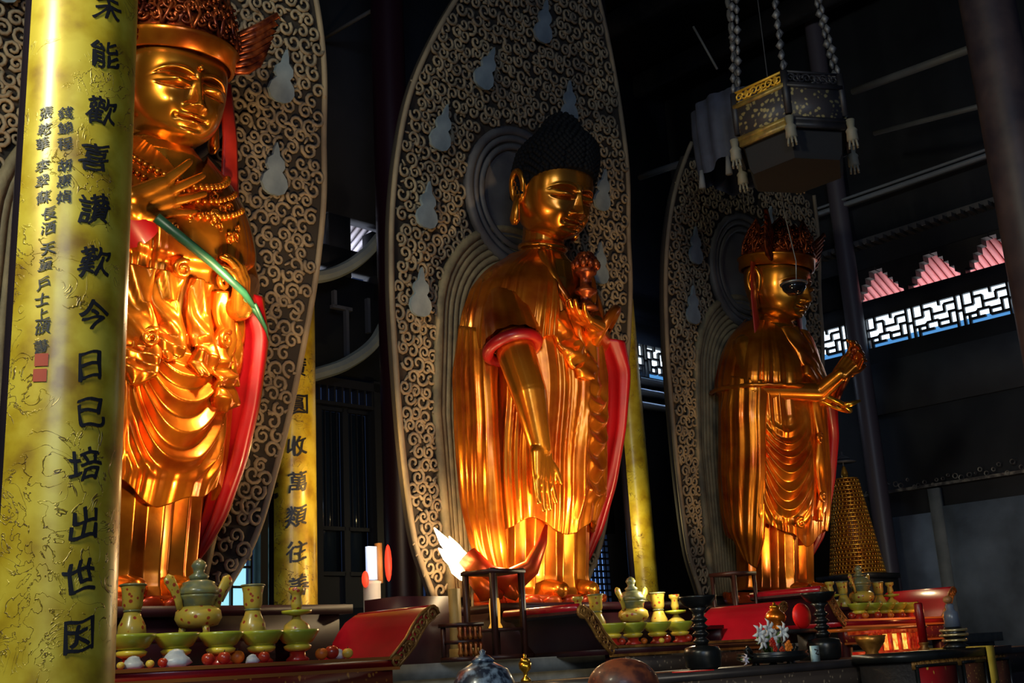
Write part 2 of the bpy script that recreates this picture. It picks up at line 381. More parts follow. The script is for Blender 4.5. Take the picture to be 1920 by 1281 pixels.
b = MB(); b.lathe([(.13, 0), (.13, 10.5)], 24); column(b, mat('purple_brown_column', (.075, .062, .078), rough=.45), W(XW-.25, p[1]+.02), 'purple-brown column against the right wall behind the golden pagoda')
# right wall furniture: plaster dado, post, boards, beams
b = MB(); b.box((XW-.04, -2.5, 1.42), (.05, 2.29, 1.42)); b.box((XW-.04, .2, 1.42), (.05, .28, 1.36)); struct('wall_right_lower', b, wall_m)
b = MB(); b.box((XW-.08, -.17, 1.54), (.06, .075, 1.54)); struct('trim_8', b, mat('grey_post', (.17, .19, .21), (.11, .13, .15), rough=.7, scale=5.))
b = MB(); b.box((XW-.02, -2.0, 4.55), (.03, 2.8, .36)); struct('trim_9', b, mat('slate_board', (.035, .042, .058), (.025, .03, .045), rough=.8, scale=3.))
b = MB()
for i in range(34):
    y = .8 - i*.085 + random.uniform(-.02, .02); z = 3.2 + random.uniform(-.07, .07); r = random.uniform(.014, .035)
    a = np.linspace(0, 2*math.pi, 9)[:-1]; b.tube([(XW-.08, y+r*math.cos(t), z+r*math.sin(t)) for t in a], .008, 5, closed=True)
b.box((XW-.05, -1.0, 3.13), (.03, 1.9, .02))
struct('trim_10', b, mat('dim_silver_openwork', (.20, .20, .20), (.05, .05, .06), rough=.5, metal=.4, scale=9., lo=.45, hi=.6))
b = MB(); b.box((XW-.25, -1.0, 7.23), (.06, 5, .025)); b.box((XW-.28, -1.0, 7.30), (.05, 5, .012)); struct('trim_13', b, mat('blue_grey_beam', (.20, .22, .26), rough=.45))
b = MB()
for i in range(42): b.box((XW-.10, 1.6-i*.125, 6.62), (.14, .03, .03))
b.box((XW-.03, -1, 6.70), (.04, 5, .03)); struct('trim_12', b, mat('dim_rafter_end', (.085, .08, .085), rough=.6), smooth=False)
b = MB()
for (p0, p1, Y0, Y1, r) in (((1200, 332), (1310, 296), 15., 14.2, .05), ((1600, 172), (1830, 88), 13., 11.5, .05), ((1640, 250), (1850, 196), 14., 12.5, .035), ((590, 82), (745, -8), 13., 12., .025), ((1300, 50), (1345, 130), 12, 12, .015)):
    b.tube([at(*p0, Y0), at(*p1, Y1)], r, 8)
struct('trim_14', b, mat('dim_roof_pole', (.12, .12, .12), rough=.55), loc=(0, 0, 0), rot=(0, 0, 0))
b = MB()
for i in range(9): b.box((-6 + i*1.8, -3, 10.25), (.11, 9, .18))
struct('trim_15', b, dark_wood)
# dark inner roof slope behind the statues
# ledges at the right of the right statue (lit tops of a cornice)
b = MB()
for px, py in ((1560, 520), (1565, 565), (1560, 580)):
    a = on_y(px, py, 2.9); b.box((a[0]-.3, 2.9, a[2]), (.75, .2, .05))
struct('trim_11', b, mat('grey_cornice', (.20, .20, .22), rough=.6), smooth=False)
# plinth and the statues' platforms
b = MB(); b.box((-.2, .55, .6), (6.6, 1.55, .6)); b.box((-.2, .55, 1.17), (6.7, 1.62, .05)); struct('trim_16', b, stone_m)
for cx, lab in ((-3.85, 'left crowned'), (0, 'middle black-haired'), (3.6, 'right crowned')):
    b = MB(); b.box((cx, .18, 1.40), (1.15, .82, .2)); b.box((cx, .18, 1.60), (1.22, .88, .03))
    tag(b.build('statue_platform', maroon, None, W(0, 0), (0, 0, TH), 'auto'), 'dark maroon platform under the %s statue' % lab, 'platform', 'statue platforms')

# ------------------------------------------------------------------ couplet boards on the columns
def board_mat():
    M = bpy.data.materials.new('yellow_lacquer_board'); M.use_nodes = True; nt = M.node_tree; b = nt.nodes['Principled BSDF']
    tc = nt.nodes.new('ShaderNodeTexCoord')
    n = nt.nodes.new('ShaderNodeTexNoise'); n.inputs['Scale'].default_value = 5; n.inputs['Detail'].default_value = 6
    nt.links.new(tc.outputs['Object'], n.inputs['Vector'])
    r = nt.nodes.new('ShaderNodeValToRGB'); e = r.color_ramp.elements
    e[0].position = .3; e[0].color = (.30, .17, .010, 1); e[1].position = .62; e[1].color = (.70, .55, .05, 1)
    q = e.new(.46); q.color = (.54, .38, .018, 1)
    nt.links.new(n.outputs['Fac'], r.inputs[0])
    # thin dark relief lines of clouds and dragons
    dn = nt.nodes.new('ShaderNodeTexNoise'); dn.inputs['Scale'].default_value = 7.; dn.inputs['Detail'].default_value = 3; dn.inputs['Distortion'].default_value = 2.2
    nt.links.new(tc.outputs['Object'], dn.inputs['Vector'])
    sub = nt.nodes.new('ShaderNodeMath'); sub.operation = 'SUBTRACT'; sub.inputs[1].default_value = .5; nt.links.new(dn.outputs['Fac'], sub.inputs[0])
    ab = nt.nodes.new('ShaderNodeMath'); ab.operation = 'ABSOLUTE'; nt.links.new(sub.outputs[0], ab.inputs[0])
    lr = nt.nodes.new('ShaderNodeValToRGB'); lr.color_ramp.elements[0].position = .0; lr.color_ramp.elements[0].color = (1, 1, 1, 1)
    lr.color_ramp.elements[1].position = .02; lr.color_ramp.elements[1].color = (0, 0, 0, 1); nt.links.new(ab.outputs[0], lr.inputs[0])
    mk = nt.nodes.new('ShaderNodeTexNoise'); mk.inputs['Scale'].default_value = 3.3; nt.links.new(tc.outputs['Object'], mk.inputs['Vector'])
    mr = nt.nodes.new('ShaderNodeValToRGB'); mr.color_ramp.elements[0].position = .47; mr.color_ramp.elements[1].position = .55; nt.links.new(mk.outputs['Fac'], mr.inputs[0])
    mu = nt.nodes.new('ShaderNodeMath'); mu.operation = 'MULTIPLY'; nt.links.new(lr.outputs[0], mu.inputs[0]); nt.links.new(mr.outputs[0], mu.inputs[1])
    mx = nt.nodes.new('ShaderNodeMix'); mx.data_type = 'RGBA'; mx.inputs[7].default_value = (.10, .05, .012, 1)
    nt.links.new(mu.outputs[0], mx.inputs[0]); nt.links.new(r.outputs[0], mx.inputs[6]); nt.links.new(mx.outputs[2], b.inputs['Base Color'])
    bp = nt.nodes.new('ShaderNodeBump'); bp.inputs['Strength'].default_value = .5; bp.inputs['Distance'].default_value = .01
    nt.links.new(mu.outputs[0], bp.inputs['Height']); nt.links.new(bp.outputs[0], b.inputs['Normal'])
    b.inputs['Roughness'].default_value = .38; b.inputs['Metallic'].default_value = .15; b.inputs['Coat Weight'].default_value = .35; b.inputs['Coat Roughness'].default_value = .2
    return M
board_m = board_mat()
_glyphs = {}
def glyph(ch):
    """outline of a written character as a triangulated 2-D mesh, brush-slanted"""
    if ch not in _glyphs:
        c = bpy.data.curves.new('glyph', 'FONT'); c.body = ch; c.offset = 0
        o = bpy.data.objects.new('glyph', c); COL.objects.link(o)
        me = bpy.data.meshes.new_from_object(o.evaluated_get(bpy.context.evaluated_depsgraph_get()))
        bm = bmesh.new(); bm.from_mesh(me)
        for x in np.arange(.1, 1., .12):
            g = bm.verts[:] + bm.edges[:] + bm.faces[:]
            bmesh.ops.bisect_plane(bm, geom=g, plane_co=(x, 0, 0), plane_no=(1, 0, 0))
        bm.verts.index_update()
        V = np.array([v.co[:] for v in bm.verts]); F = [tuple(v.index for v in f.verts) for f in bm.faces]
        bm.free(); bpy.data.objects.remove(o)
        x = V[:, 0]-.5; y = V[:, 1]-.38
        X = x + .05*np.sin(7*y+ord(ch)) ; Y = y + .22*x + .04*np.sin(8*x+ord(ch)*.7)
        _glyphs[ch] = (np.stack([X, Y], 1), F)
    return _glyphs[ch]
def board(root_loc, R, z0, z1, half, label, group='couplet boards on the columns'):
    t = thing('couplet_board', root_loc, label, 'sign board', group)
    a = np.linspace(-half, half, 36)
    Po = [[(R*math.sin(t_), -R*math.cos(t_), z) for t_ in a] for z in np.linspace(z0, z1, 60)]
    Pi = [[((R-.03)*math.sin(t_), -(R-.03)*math.cos(t_), z) for t_ in a] for z in np.linspace(z0, z1, 60)]
    G = np.concatenate([np.array(Po), np.array(Pi)[:, ::-1]], 1)
    b = MB(); b.grid(G, cv=True, caps=True); b.build('panel', board_m, t, smooth='auto')
    return t
def write(parent, R, chars, name='character', seal=None):
    """chars: (character, angle, z, size); every written character is a part of its board"""
    for ch, an, z, sz in chars:
        V, F = glyph(ch); b = MB()
        for k_, (ox, oy) in enumerate(((0, 0), (-.017, .006), (.017, -.006), (.006, .015), (-.006, -.015))):   # brush weight
            th = an + (V[:, 0]+ox)*sz/R; rr_ = R + .004 + .0002*k_
            b.add(np.stack([rr_*np.sin(th), -rr_*np.cos(th), z + (V[:, 1]+oy)*sz], 1), F)
        b.build(name, ink, parent, smooth=False)
def ray_cyl(px, py, c, R):
    d = ray(px, py); o = CAM - np.array([c[0], c[1], 0.]); A = d[0]**2+d[1]**2; B = o[0]*d[0]+o[1]*d[1]; Cc = o[0]**2+o[1]**2-R*R
    D = B*B-A*Cc
    if D < 0: return None
    t = (-B-math.sqrt(D))/A; P = CAM + d*t; q = P - np.array([c[0], c[1], 0.])
    lx = S2*(q[0]+q[1]); ly = S2*(q[1]-q[0]); return math.atan2(lx, -ly), P[2]
R1 = .258; c1 = W(-5.44, -2.47)
bd = board(c1, R1, .6, 5.2, math.radians(71), 'wide yellow couplet board with black calligraphy on the nearest dark column')
def rows(c, R, items, size):
    out = []
    for ch, px, py, *s_ in items:
        q = ray_cyl(px, py, c, R)
        if q: out.append((ch, q[0], q[1], s_[0] if s_ else size))
    return out
write(bd, R1, rows(c1, R1, [('未', 202, 14), ('能', 198, 103), ('歡', 191, 208), ('喜', 178, 295), ('讃', 177, 392), ('歎', 178, 490), ('今', 174, 592), ('日', 168, 684), ('已', 169, 772), ('培', 160, 872), ('出', 158, 982), ('世', 150, 1082), ('因', 147, 1192)], .138))
write(bd, R1, rows(c1, R1, [(c_, 123 - i*.6, 212 + i*29 + (12 if i > 2 else 0)) for i, c_ in enumerate('錢錦程胡惠娟')], .060), 'small_character')
ys = [212, 243, 270, 312, 340, 370, 400, 428, 466, 495, 532, 562, 590, 614, 650]
xs = [87, 84, 80, 80, 80, 82, 92, 90, 90, 86, 83, 79, 79, 80, 77]
write(bd, R1, rows(c1, R1, [(c_, xs[i], ys[i]) for i, c_ in enumerate('張乾華李翠蘇長洒天童戶士上頒書')], .060), 'small_character')
for px, py in ((78, 675), (75, 704)):
    an, z = ray_cyl(px, py, c1, R1); h = .026; b = MB()
    b.grid([[((R1+.004)*math.sin(an+u*h/R1), -(R1+.004)*math.cos(an+u*h/R1), z+w*h) for u in np.linspace(-1, 1, 6)] for w in (-1, 1)])
    b.build('seal_stamp', seal_red, bd, smooth=False)
R2 = .215; c2 = W(-1.83, 1.22)
bd = board(c2, R2, 1.0, 4.75, math.radians(75), 'yellow couplet board on the dark column between the left and middle statues')
write(bd, R2, rows(c2, R2, [('普', 563, 610), ('廣', 556, 688), ('圓', 560, 758), ('收', 556, 836), ('萬', 559, 904), ('類', 556, 968), ('往', 557, 1034), ('善', 560, 1100)], .185))
write(bd, R2, rows(c2, R2, [(c_, 518, 830+i*20) for i, c_ in enumerate('法門弟子敬書')], .05), 'small_character')
R3 = .172; c3 = at(1189, 900, 13.5)
bd = board((c3[0], c3[1], 0), R3, 1.2, 5.35, math.radians(78), 'narrow yellow couplet board on the far column between the middle and right statues')
b = MB()                                                             # strokes seen only edge-on: illegible
for i in range(26):
    z = 1.9 + i*.125; an = math.radians(62 + 8*math.sin(i*2.1))
    for q in range(2):
        aa = an + q*.12; b.tube([((R3+.004)*math.sin(aa+u*.10), -(R3+.004)*math.cos(aa+u*.10), z + .06*q + u*.05*(-1)**i) for u in (-1, 0, 1)], [.006, .014, .005], 5)
b.build('brush_strokes', ink, bd)
q = at(1928, 420, 9.6)
bd = board((q[0], q[1], 0), .265, .8, 5.02, math.radians(40), 'orange-lit couplet board edge on the brown column at the right border')
# ------------------------------------------------------------------ statues
def G(x, s): return np.exp(-(x/s)**2)
def head_mesh(mb, c, yaw=0., pitch=0., mi=0, urna=False):
    """closed head surface, chin at z=0, face towards -y"""
    nt, nz = 300, 230
    t = np.linspace(0, 1, nz); z = .95*(t - .10*np.sin(2*math.pi*t)/(2*math.pi))
    zs = [0, .012, .04, .09, .16, .25, .38, .52, .66, .78, .87, .93, .95]
    w = smooth_profile(z, zs, [.03, .10, .17, .235, .29, .325, .345, .345, .325, .275, .20, .10, .02])
    df = smooth_profile(z, zs, [.10, .24, .30, .335, .35, .36, .37, .375, .35, .30, .21, .11, .02])
    db = smooth_profile(z, zs, [.03, .06, .10, .16, .22, .28, .33, .36, .36, .31, .22, .11, .02])
    w[0] = df[0] = db[0] = w[-1] = df[-1] = db[-1] = .012
    a = np.linspace(0, 2*math.pi, nt, endpoint=False)
    # denser towards the face
    a = a - .45*np.sin(a)
    cs, sn = np.cos(a)[None], np.sin(a)[None]
    x = w[:, None]*np.sign(sn)*np.abs(sn)**.92
    y = np.where(cs > 0, -df[:, None]*np.abs(cs)**.80, db[:, None]*np.abs(cs)**.95)
    Z = np.repeat(z[:, None], nt, 1); ax = np.abs(x)
    na = lerp(Z, [.19, .205, .225, .25, .30, .38, .43, .47, .50], [0, .060, .105, .098, .072, .040, .026, .012, 0])
    ns = lerp(Z, [.2, .23, .30, .40, .48], [.046, .044, .030, .024, .03])
    d = na*G(x, ns) + .042*G(ax-.058, .024)*G(Z-.225, .022)
    d -= .032*G(ax-.115, .080)*G(Z-.432, .024)                          # sockets
    d += .050*G(ax-.145, .066)*G(Z-.384, .034)                          # heavy lids
    win = 1/(1+np.exp(-(ax-.065)/.008))/(1+np.exp((ax-.235)/.012))
    zsl = .346 + .9*(ax-.15)**2
    d -= .034*G(Z-zsl, .010)*win
    zb = .465 - 2.2*(ax-.135)**2
    wb = 1/(1+np.exp(-(ax-.035)/.01))/(1+np.exp((ax-.245)/.014))
    d += .014*G(Z-zb-.006, .018)*wb - .026*G(Z-zb+.014, .010)*wb
    zm = .147 + 1.2*ax**2
    d += .032*G(x, .062)*G(Z-.166, .016)*(1-.25*G(x, .012)) + .040*G(x, .055)*G(Z-.126, .017)
    d -= .034*G(Z-zm, .0075)*(ax < .11)*np.clip((.11-ax)/.03, 0, 1)
    d -= .018*G(ax-.115, .018)*G(Z-.155, .018)
    d += .036*G(x, .065)*G(Z-.055, .034) - .014*G(x, .06)*G(Z-.093, .012)
    d += .026*G(ax-.165, .075)*G(Z-.235, .07)
    front = np.clip(cs/.25, 0, 1)
    nrm = np.stack([x/(w[:, None]+.02), y/(df[:, None]+.02)], -1); ln = np.linalg.norm(nrm, axis=-1, keepdims=True)+1e-6; nrm /= ln
    y2 = y - d*front*(.35+.65*np.abs(nrm[..., 1])); x2 = x + d*front*nrm[..., 0]*.35
    P = np.stack([x2, y2, Z], -1)
    R = np.array(Matrix.Rotation(yaw, 3, 'Z') @ Matrix.Rotation(pitch, 3, 'X'))
    P = P @ R.T + np.array(c)
    mb.grid(P, cv=True, mi=mi, caps=True)
    def T(p): return R @ np.array(p) + np.array(c)
    if urna: mb.ball(T((0, -.392, .50)), .020, 12)
    for s in (-1, 1):                                                    # long-lobed ears
        q = np.linspace(0, 2*math.pi, 26)[:-1]
        ring = [T((s*(.355+.03*math.sin(t_)), .06+.075*math.cos(t_), .43+.135*math.sin(t_))) for t_ in q]
        mb.tube(ring, .030, 8, closed=True)
        mb.ball(T((s*.345, .06, .43)), (.025, .085, .14), 14, R=R)
        mb.tube([T((s*.365, .04, .34)), T((s*.372, .035, .24)), T((s*.372, .03, .13)), T((s*.368, .03, .08))], [.035, .042, .058, .03], 10, flat=(1, .7))
    return T
def hand(mb, wrist, fwd, nrm, thumb=1, curl=(.1, .1, .1, .1), spread=.06, size=1., thumb_in=.3):
    f = np.array(fwd, float); f /= np.linalg.norm(f); n = np.array(nrm, float); n -= (n@f)*f; n /= np.linalg.norm(n)
    l = np.cross(f, n); w = np.array(wrist, float); S = size
    for i, o in enumerate((-1.5, -.5, .5, 1.5)):
        kn = w + f*(.215 - .012*abs(o))*S + l*o*.060*S
        mb.capsule(w + l*o*.040*S + f*.0*S, kn, .058*S, .040*S)
        L = (.205, .245, .255, .215)[i]*S if thumb < 0 else (.215, .255, .245, .205)[i]*S
        d = f + l*o*spread; p = kn; ang = 0.; r = .033*S
        for j, k in enumerate((.44, .31, .25)):
            ang += curl[i]*(1. if j else .7); d2 = (d*math.cos(ang) + n*math.sin(ang)); d2 /= np.linalg.norm(d2)
            q = p + d2*L*k; mb.capsule(p, q, r, r*.86); p = q; r *= .86
    b0 = w + f*.06*S + l*thumb*.075*S; b1 = b0 + (f*.75 + l*thumb*.55 + n*thumb_in)*.11*S
    b2 = b1 + (f*1.0 + l*thumb*.15 + n*thumb_in)*.10*S
    mb.capsule(b0, b1, .046*S, .036*S); mb.capsule(b1, b2, .036*S, .027*S)
def limb(mb, pts, rad):
    for i in range(len(pts)-1): mb.capsule(pts[i], pts[i+1], rad[i], rad[i+1], 18)
def fuse(mb, vox=.0105, sm=3):
    """one continuous skin over the overlapping forms"""
    o = bpy.data.objects.new('tmp', mb.mesh('tmp', gold_skin)); COL.objects.link(o)
    r = o.modifiers.new('r', 'REMESH'); r.mode = 'VOXEL'; r.voxel_size = vox
    s_ = o.modifiers.new('s', 'SMOOTH'); s_.iterations = sm; s_.factor = .5
    me = bpy.data.meshes.new_from_object(o.evaluated_get(bpy.context.evaluated_depsgraph_get()))
    V = np.array([v.co[:] for v in me.vertices]); F = [tuple(p.vertices) for p in me.polygons]
    bpy.data.objects.remove(o); out = MB(); out.add(V, F); return out
def ridge(p, sharp=1.5):
    q = np.abs(2*(p - np.floor(p)) - 1); return (1-q)**sharp
class Robe:
    """radius field r(theta, z): theta 0 = front (-y), + towards +x"""
    def __init__(s, zs, a, b, seed=0, ufold=None, pleats=22, cx=0., amp=.035, step=None):
        s.zs, s.a, s.b, s.u, s.pl, s.cx, s.amp, s.step, s.seed = zs, a, b, ufold, pleats, cx, amp, step, seed
    def P(s, th, z, off=0.):
        th, z = np.broadcast_arrays(np.asarray(th, float), np.asarray(z, float))
        a = smooth_profile(z, s.zs, s.a); b = smooth_profile(z, s.zs, s.b)
        sn, cs = np.sin(th), np.cos(th)
        x = a*np.sign(sn)*np.abs(sn)**.9; y = -b*np.sign(cs)*np.abs(cs)**.9
        rr = np.sqrt(a*b); q = th*rr
        w = .04*np.sin(2.3*z + s.seed) + .03*np.sin(5*z + 2*s.seed)
        ph = (th + w)*s.pl/(2*math.pi); ph = ph + .32*np.sin(ph*1.7+s.seed) + .2*np.sin(ph*.61)
        d = s.amp*(ridge(ph, 1.0)**.75 + .28*ridge(ph*2.31+.3, 1.2))*np.clip((z-.2)/.6, .5, 1)*np.clip((2.75-z)/.5, .15, 1)
        d = d*(.75 + .35*np.sin(th*3.1 + s.seed))
        if s.u:
            cx, wd, z0, z1, per, k = s.u; xx = (q-cx)
            win = np.clip((wd-np.abs(xx))/.07, 0, 1)*np.clip((z-z0)/.15, 0, 1)*np.clip((z1-z)/.35, 0, 1)
            uf = .060*ridge((z - k*xx*xx - .035*np.sin(6*z))/per, 1.2)
            rim = .05*G(np.abs(xx)-wd, .045)*np.clip((z-z0+.1)/.2, 0, 1)*np.clip((z1+.3-z)/.3, 0, 1)
            d = d*(1-win) + win*(uf + .03) + rim
        if s.step:
            z0, sag, h = s.step; zz = z0 + sag*np.sin(np.abs(th))**2*1.0
            d = d + h/(1+np.exp(-(z-zz)/.012))*np.clip((2.7-z)/.4, 0, 1)
        d = d + off
        ln = np.sqrt((x/a)**2/a**2*a*a + (y/b)**2) + 1e-9
        nx, ny = sn, -cs
        return np.stack([x + d*nx, y + d*ny, z], -1)
    def surf(s, mb, hem, top, nth=420, nz=260, vneck=None, mi=0, th0=-math.pi, th1=math.pi):
        th = np.linspace(th0, th1, nth, endpoint=False); t = np.linspace(0, 1, nz)
        zb = hem(th); Z = zb[None] + (top-zb[None])*t[:, None]
        P = s.P(np.repeat(th[None], nz, 0), Z)
        # inner return of the hem gives it thickness
        Pin = P[:1]*np.array([.93, .93, 1]) + np.array([0, 0, .02]); Pin2 = s.P(th, zb + .5)[None]*np.array([.88, .88, 1])
        A = np.concatenate([Pin2, Pin, P], 0)
        if vneck is None:
            mb.grid(A, cv=True, mi=mi)
        else:
            base = A.reshape(-1, 3); n = A.shape[1]; F = []
            for i in range(A.shape[0]-1):
                for j in range(n):
                    p = A[i, j]
                    if p[1] < 0.12 and vneck(p): continue
                    F.append((i*n+j, i*n+(j+1) % n, (i+1)*n+(j+1) % n, (i+1)*n+j))
            mb.add(base, F, mi)
        return mb
    def ribbon(s, mb, pts, w, off=.035, n=60, wave=.012, mi=0):
        """band of cloth lying on the robe: pts = (theta, z)"""
        pts = np.array(pts); t = np.linspace(0, len(pts)-1, n)
        th = np.interp(t, range(len(pts)), pts[:, 0]); z = np.interp(t, range(len(pts)), pts[:, 1])
        for _ in range(5): th[1:-1] = (th[:-2]+2*th[1:-1]+th[2:])/4; z[1:-1] = (z[:-2]+2*z[1:-1]+z[2:])/4
        wd = w*(np.linspace(1, 1.25, n)); wd[-8:] *= np.linspace(1, .15, 8)
        C = s.P(th, z, off); G_ = []
        for i in range(n):
            j0, j1 = max(0, i-1), min(n-1, i+1); T = C[j1]-C[j0]; T /= np.linalg.norm(T)+1e-9
            N = np.array([math.sin(th[i]), -math.cos(th[i]), 0]); B = np.cross(T, N); B /= np.linalg.norm(B)
            u = np.linspace(-1, 1, 9)
            o = C[i] + B[None]*u[:, None]*wd[i] + N[None]*(wave*np.sin(u*4+i*.25) + .022*(1-u*u))[:, None]
            bk = o[::-1] - N*.05
            G_.append(np.concatenate([o, bk]))
        mb.grid(G_, cv=True, caps=True, mi=mi)
def sleeve(mb, secs, ns=72, fold=.030, nf=13, mi_in=1):
    """hanging sleeve: secs = (cx, cy, cz, half x, half y); the faces turned to -x are lining"""
    secs = np.array(secs, float); t = np.linspace(0, len(secs)-1, 70)
    Q = np.stack([np.interp(t, range(len(secs)), secs[:, k]) for k in range(5)], 1)
    for _ in range(4): Q[1:-1] = (Q[:-2]+2*Q[1:-1]+Q[2:])/4
    a = np.linspace(0, 2*math.pi, ns, endpoint=False); P = []
    for cx, cy, cz, hx, hy in Q:
        f = 1 + fold/max(hx, .05)*ridge(a*nf/(2*math.pi) + .25*math.sin(3*cz), 1.5)
        P.append(np.stack([cx + hx*f*np.cos(a), cy + hy*np.sin(a), np.full(ns, cz) + .05*np.sin(a)], 1))
    P = np.array(P); n0 = len(mb.f); mb.grid(P, cv=True, caps=True)
    V = P.reshape(-1, 3)
    k = n0
    for i in range(len(Q)-1):
        for j in range(ns):
            am = a[j] + math.pi/ns
            if mi_in and math.cos(am) < .35 and math.sin(am) < .9: mb.mi[k] = mi_in
            k += 1
def lotus_base(t):
    b = MB(); b.lathe([(.60, -.125), (.62, -.08), (.54, -.05), (.5, -.02), (.52, 0), (.01, .005)], 48, sy=.85)
    for i in range(22):
        a = i*2*math.pi/22; R = Matrix.Rotation(a, 3, 'Z') @ Matrix.Rotation(.5, 3, 'Y')
        b.ball((.58*math.cos(a), .50*math.sin(a), -.055), (.035, .085, .06), 10, R=R)
    b.build('lotus_base', mat('red_gold_lotus', (.55, .10, .012), (.35, .02, .006), rough=.3, metal=.5, scale=5), t)
def underskirt(t, seed, a=.43, b=.36):
    th = np.linspace(-math.pi, math.pi, 300, endpoint=False); z = np.linspace(0, .95, 60)
    fl = lerp(z, [0, .05, .15, .95], [1.10, 1.0, .96, 1.0])
    d = .045*ridge(th*15/(2*math.pi) + seed, 1.1)
    P = np.stack([(a*fl[:, None]+d)*np.sin(th), -(b*fl[:, None]+d)*np.cos(th), np.repeat(z[:, None], 300, 1) - .03*np.cos(th*2)[None]*(z[:, None] < .03)], -1)
    m_ = MB(); m_.grid(P, cv=True); m_.build('underskirt', gold, t)
TILT = math.radians(6)
def statue_root(x, label, yaw=TH):
    R = Matrix.Rotation(yaw, 3, 'Z') @ Matrix.Rotation(TILT, 3, 'X')
    return thing('buddha_statue' if 'Buddha' in label else 'bodhisattva_statue', W(x, 0, 1.755), label, 'statue', 'gilded standing statues', R.to_euler())
ZS = [.35, .55, .9, 1.3, 1.8, 2.2, 2.5, 2.72, 2.86, 2.95, 3.02]
def knotted(mb, pts, r):
    for i in range(len(pts)-1): mb.tube([pts[i], pts[i+1]], r, 8)
def add_body(t, arms, head_yaw=0., urna=False, hz=3.12, name='body', nod=4.):
    f = MB()
    limb(f, [(0, .02, 2.45), (0, 0, 2.75)], [.34, .34])
    f.ball((0, .0, 2.68), (.52, .33, .30), 24)
    limb(f, [(0, 0, 2.8), (0, -.02, 3.05), (0, -.04, 3.3)], [.24, .195, .19])
    for z in (2.98, 3.06): f.tube([(.205*math.cos(a), -.02+.205*math.sin(a), z-.02*math.sin(-a)) for a in np.linspace(0, 2*math.pi, 24)[:-1]], .028, 8, closed=True)
    for fn in arms: fn(f)
    for s in (-1, 1):
        limb(f, [(s*.12, .02, 2.4), (s*.15, .0, 1.2), (s*.16, -.08, .16), (s*.16, -.20, .07)], [.2, .15, .10, .09])
        limb(f, [(s*.16, -.20, .05), (s*.17, -.47, .04)], [.09, .075])
    out = fuse(f)
    T = head_mesh(out, (0, -.06, hz), head_yaw, math.radians(nod), urna=urna)
    out.build(name, gold_skin, t)
    return T

# --- the middle statue: Buddha
MX = -.13
t = statue_root(MX, 'middle gilded standing Buddha with black hair, bare right arm hanging open-handed', math.radians(40))
def armR(f):
    limb(f, [(-.50, .0, 2.62), (-.62, -.34, 2.12), (-.60, -.56, 1.62), (-.56, -.66, 1.16)], [.17, .17, .148, .09])
    hand(f, (-.56, -.67, 1.13), (.04, -.10, -1), (.25, -1, .05), thumb=-1, curl=(.06, .02, .03, .07), spread=.10, size=1.0, thumb_in=.25)
def armL(f):
    limb(f, [(.52, .0, 2.62), (.62, -.10, 2.22), (.10, -.60, 2.28)], [.17, .14, .09])
    hand(f, (.10, -.60, 2.28), (-1, -.25, .12), (.05, -.3, 1), thumb=1, curl=(.35, .30, .30, .35), spread=.03, size=.95)
T = add_body(t, [armR, armL], head_yaw=math.radians(3), nod=9.)
# the arm that hangs bare is brighter than the rest
rb = Robe(ZS, [.46, .48, .52, .54, .55, .58, .60, .56, .45, .32, .24], [.40, .43, .46, .47, .47, .46, .44, .40, .33, .27, .22], 1., ufold=(.20, .17, .72, 1.9, .19, 4.0), pleats=26, amp=.042)
b = MB(); rb.surf(b, lambda th: .60 - .06*np.cos(th*5+.6) - .05*np.cos(th), 2.98, vneck=lambda p: (p[2] > 2.40 + 1.5*abs(p[0]-.04)))
for sg in (-1, 1):                                                   # rolled collar
    b.tube([rb.P(sg*(.06 + (z-2.36)*.95)+.05, z, .02) for z in np.linspace(2.36, 2.95, 16)], [.045]*16, 8)
rb.ribbon(b, [(-.35, 2.35), (-.15, 2.1), (.02, 1.95), (.1, 1.8)], .10, .03)
b.build('robe', gold, t)
underskirt(t, .2)
b = MB()                                                             # cape over the right shoulder
Cp = Robe([1.75, 2.1, 2.4, 2.65, 2.82, 2.93, 2.99], [.73, .74, .73, .67, .53, .36, .27], [.44, .48, .50, .47, .39, .31, .25], 2., pleats=30, amp=.05)
Cp.surf(b, lambda th: 2.08 - .08*np.cos((th+1.4)*2) + .035*np.sin(th*12), 2.98, nth=240, nz=120, th0=-math.pi*.98, th1=-.25)
a_ = np.linspace(0, 2*math.pi, 60, endpoint=False); P_ = []
ax_ = Vector((-.12, -.36, -.58)).to_track_quat('Z', 'Y').to_matrix()
for k_ in np.linspace(0, 1, 24):
    c_ = np.array([-.46, -.02, 2.62])*(1-k_) + np.array([-.615, -.36, 2.04])*k_; r_ = .17 + .075*k_**.7 + .02*ridge(a_*13/(2*math.pi)+.5*k_, 1.2)*k_
    P_.append([np.array(ax_ @ Vector((q_*math.cos(w_), q_*math.sin(w_), 0))) + c_ for q_, w_ in zip(r_, a_)])
b.grid(P_, cv=True)
b.build('cape', gold, t)
b = MB()                                                             # sleeve rim round the right elbow and the long right sleeve
q = np.linspace(0, 2*math.pi, 40)[:-1]
ax_ = Vector((.03, -.42, -.9)).to_track_quat('Z', 'Y').to_matrix()
b.tube([tuple(Vector((-.625, -.37, 2.02)) + ax_ @ Vector((.215*math.cos(a_), .215*math.sin(a_), 0))) for a_ in q], .05, 10, closed=True, mi=1)
sleeve(b, [(-.62, .08, 2.25, .15, .22), (-.70, .05, 1.8, .12, .26), (-.70, .0, 1.2, .11, .26), (-.68, -.05, .7, .10, .25), (-.66, -.12, .38, .09, .22), (-.64, -.20, .18, .07, .16), (-.62, -.30, .13, .03, .05)], mi_in=0)
b.build('right_sleeve', [gold, red_lacq], t)
b = MB()                                                             # upturned tip of the trailing sleeve
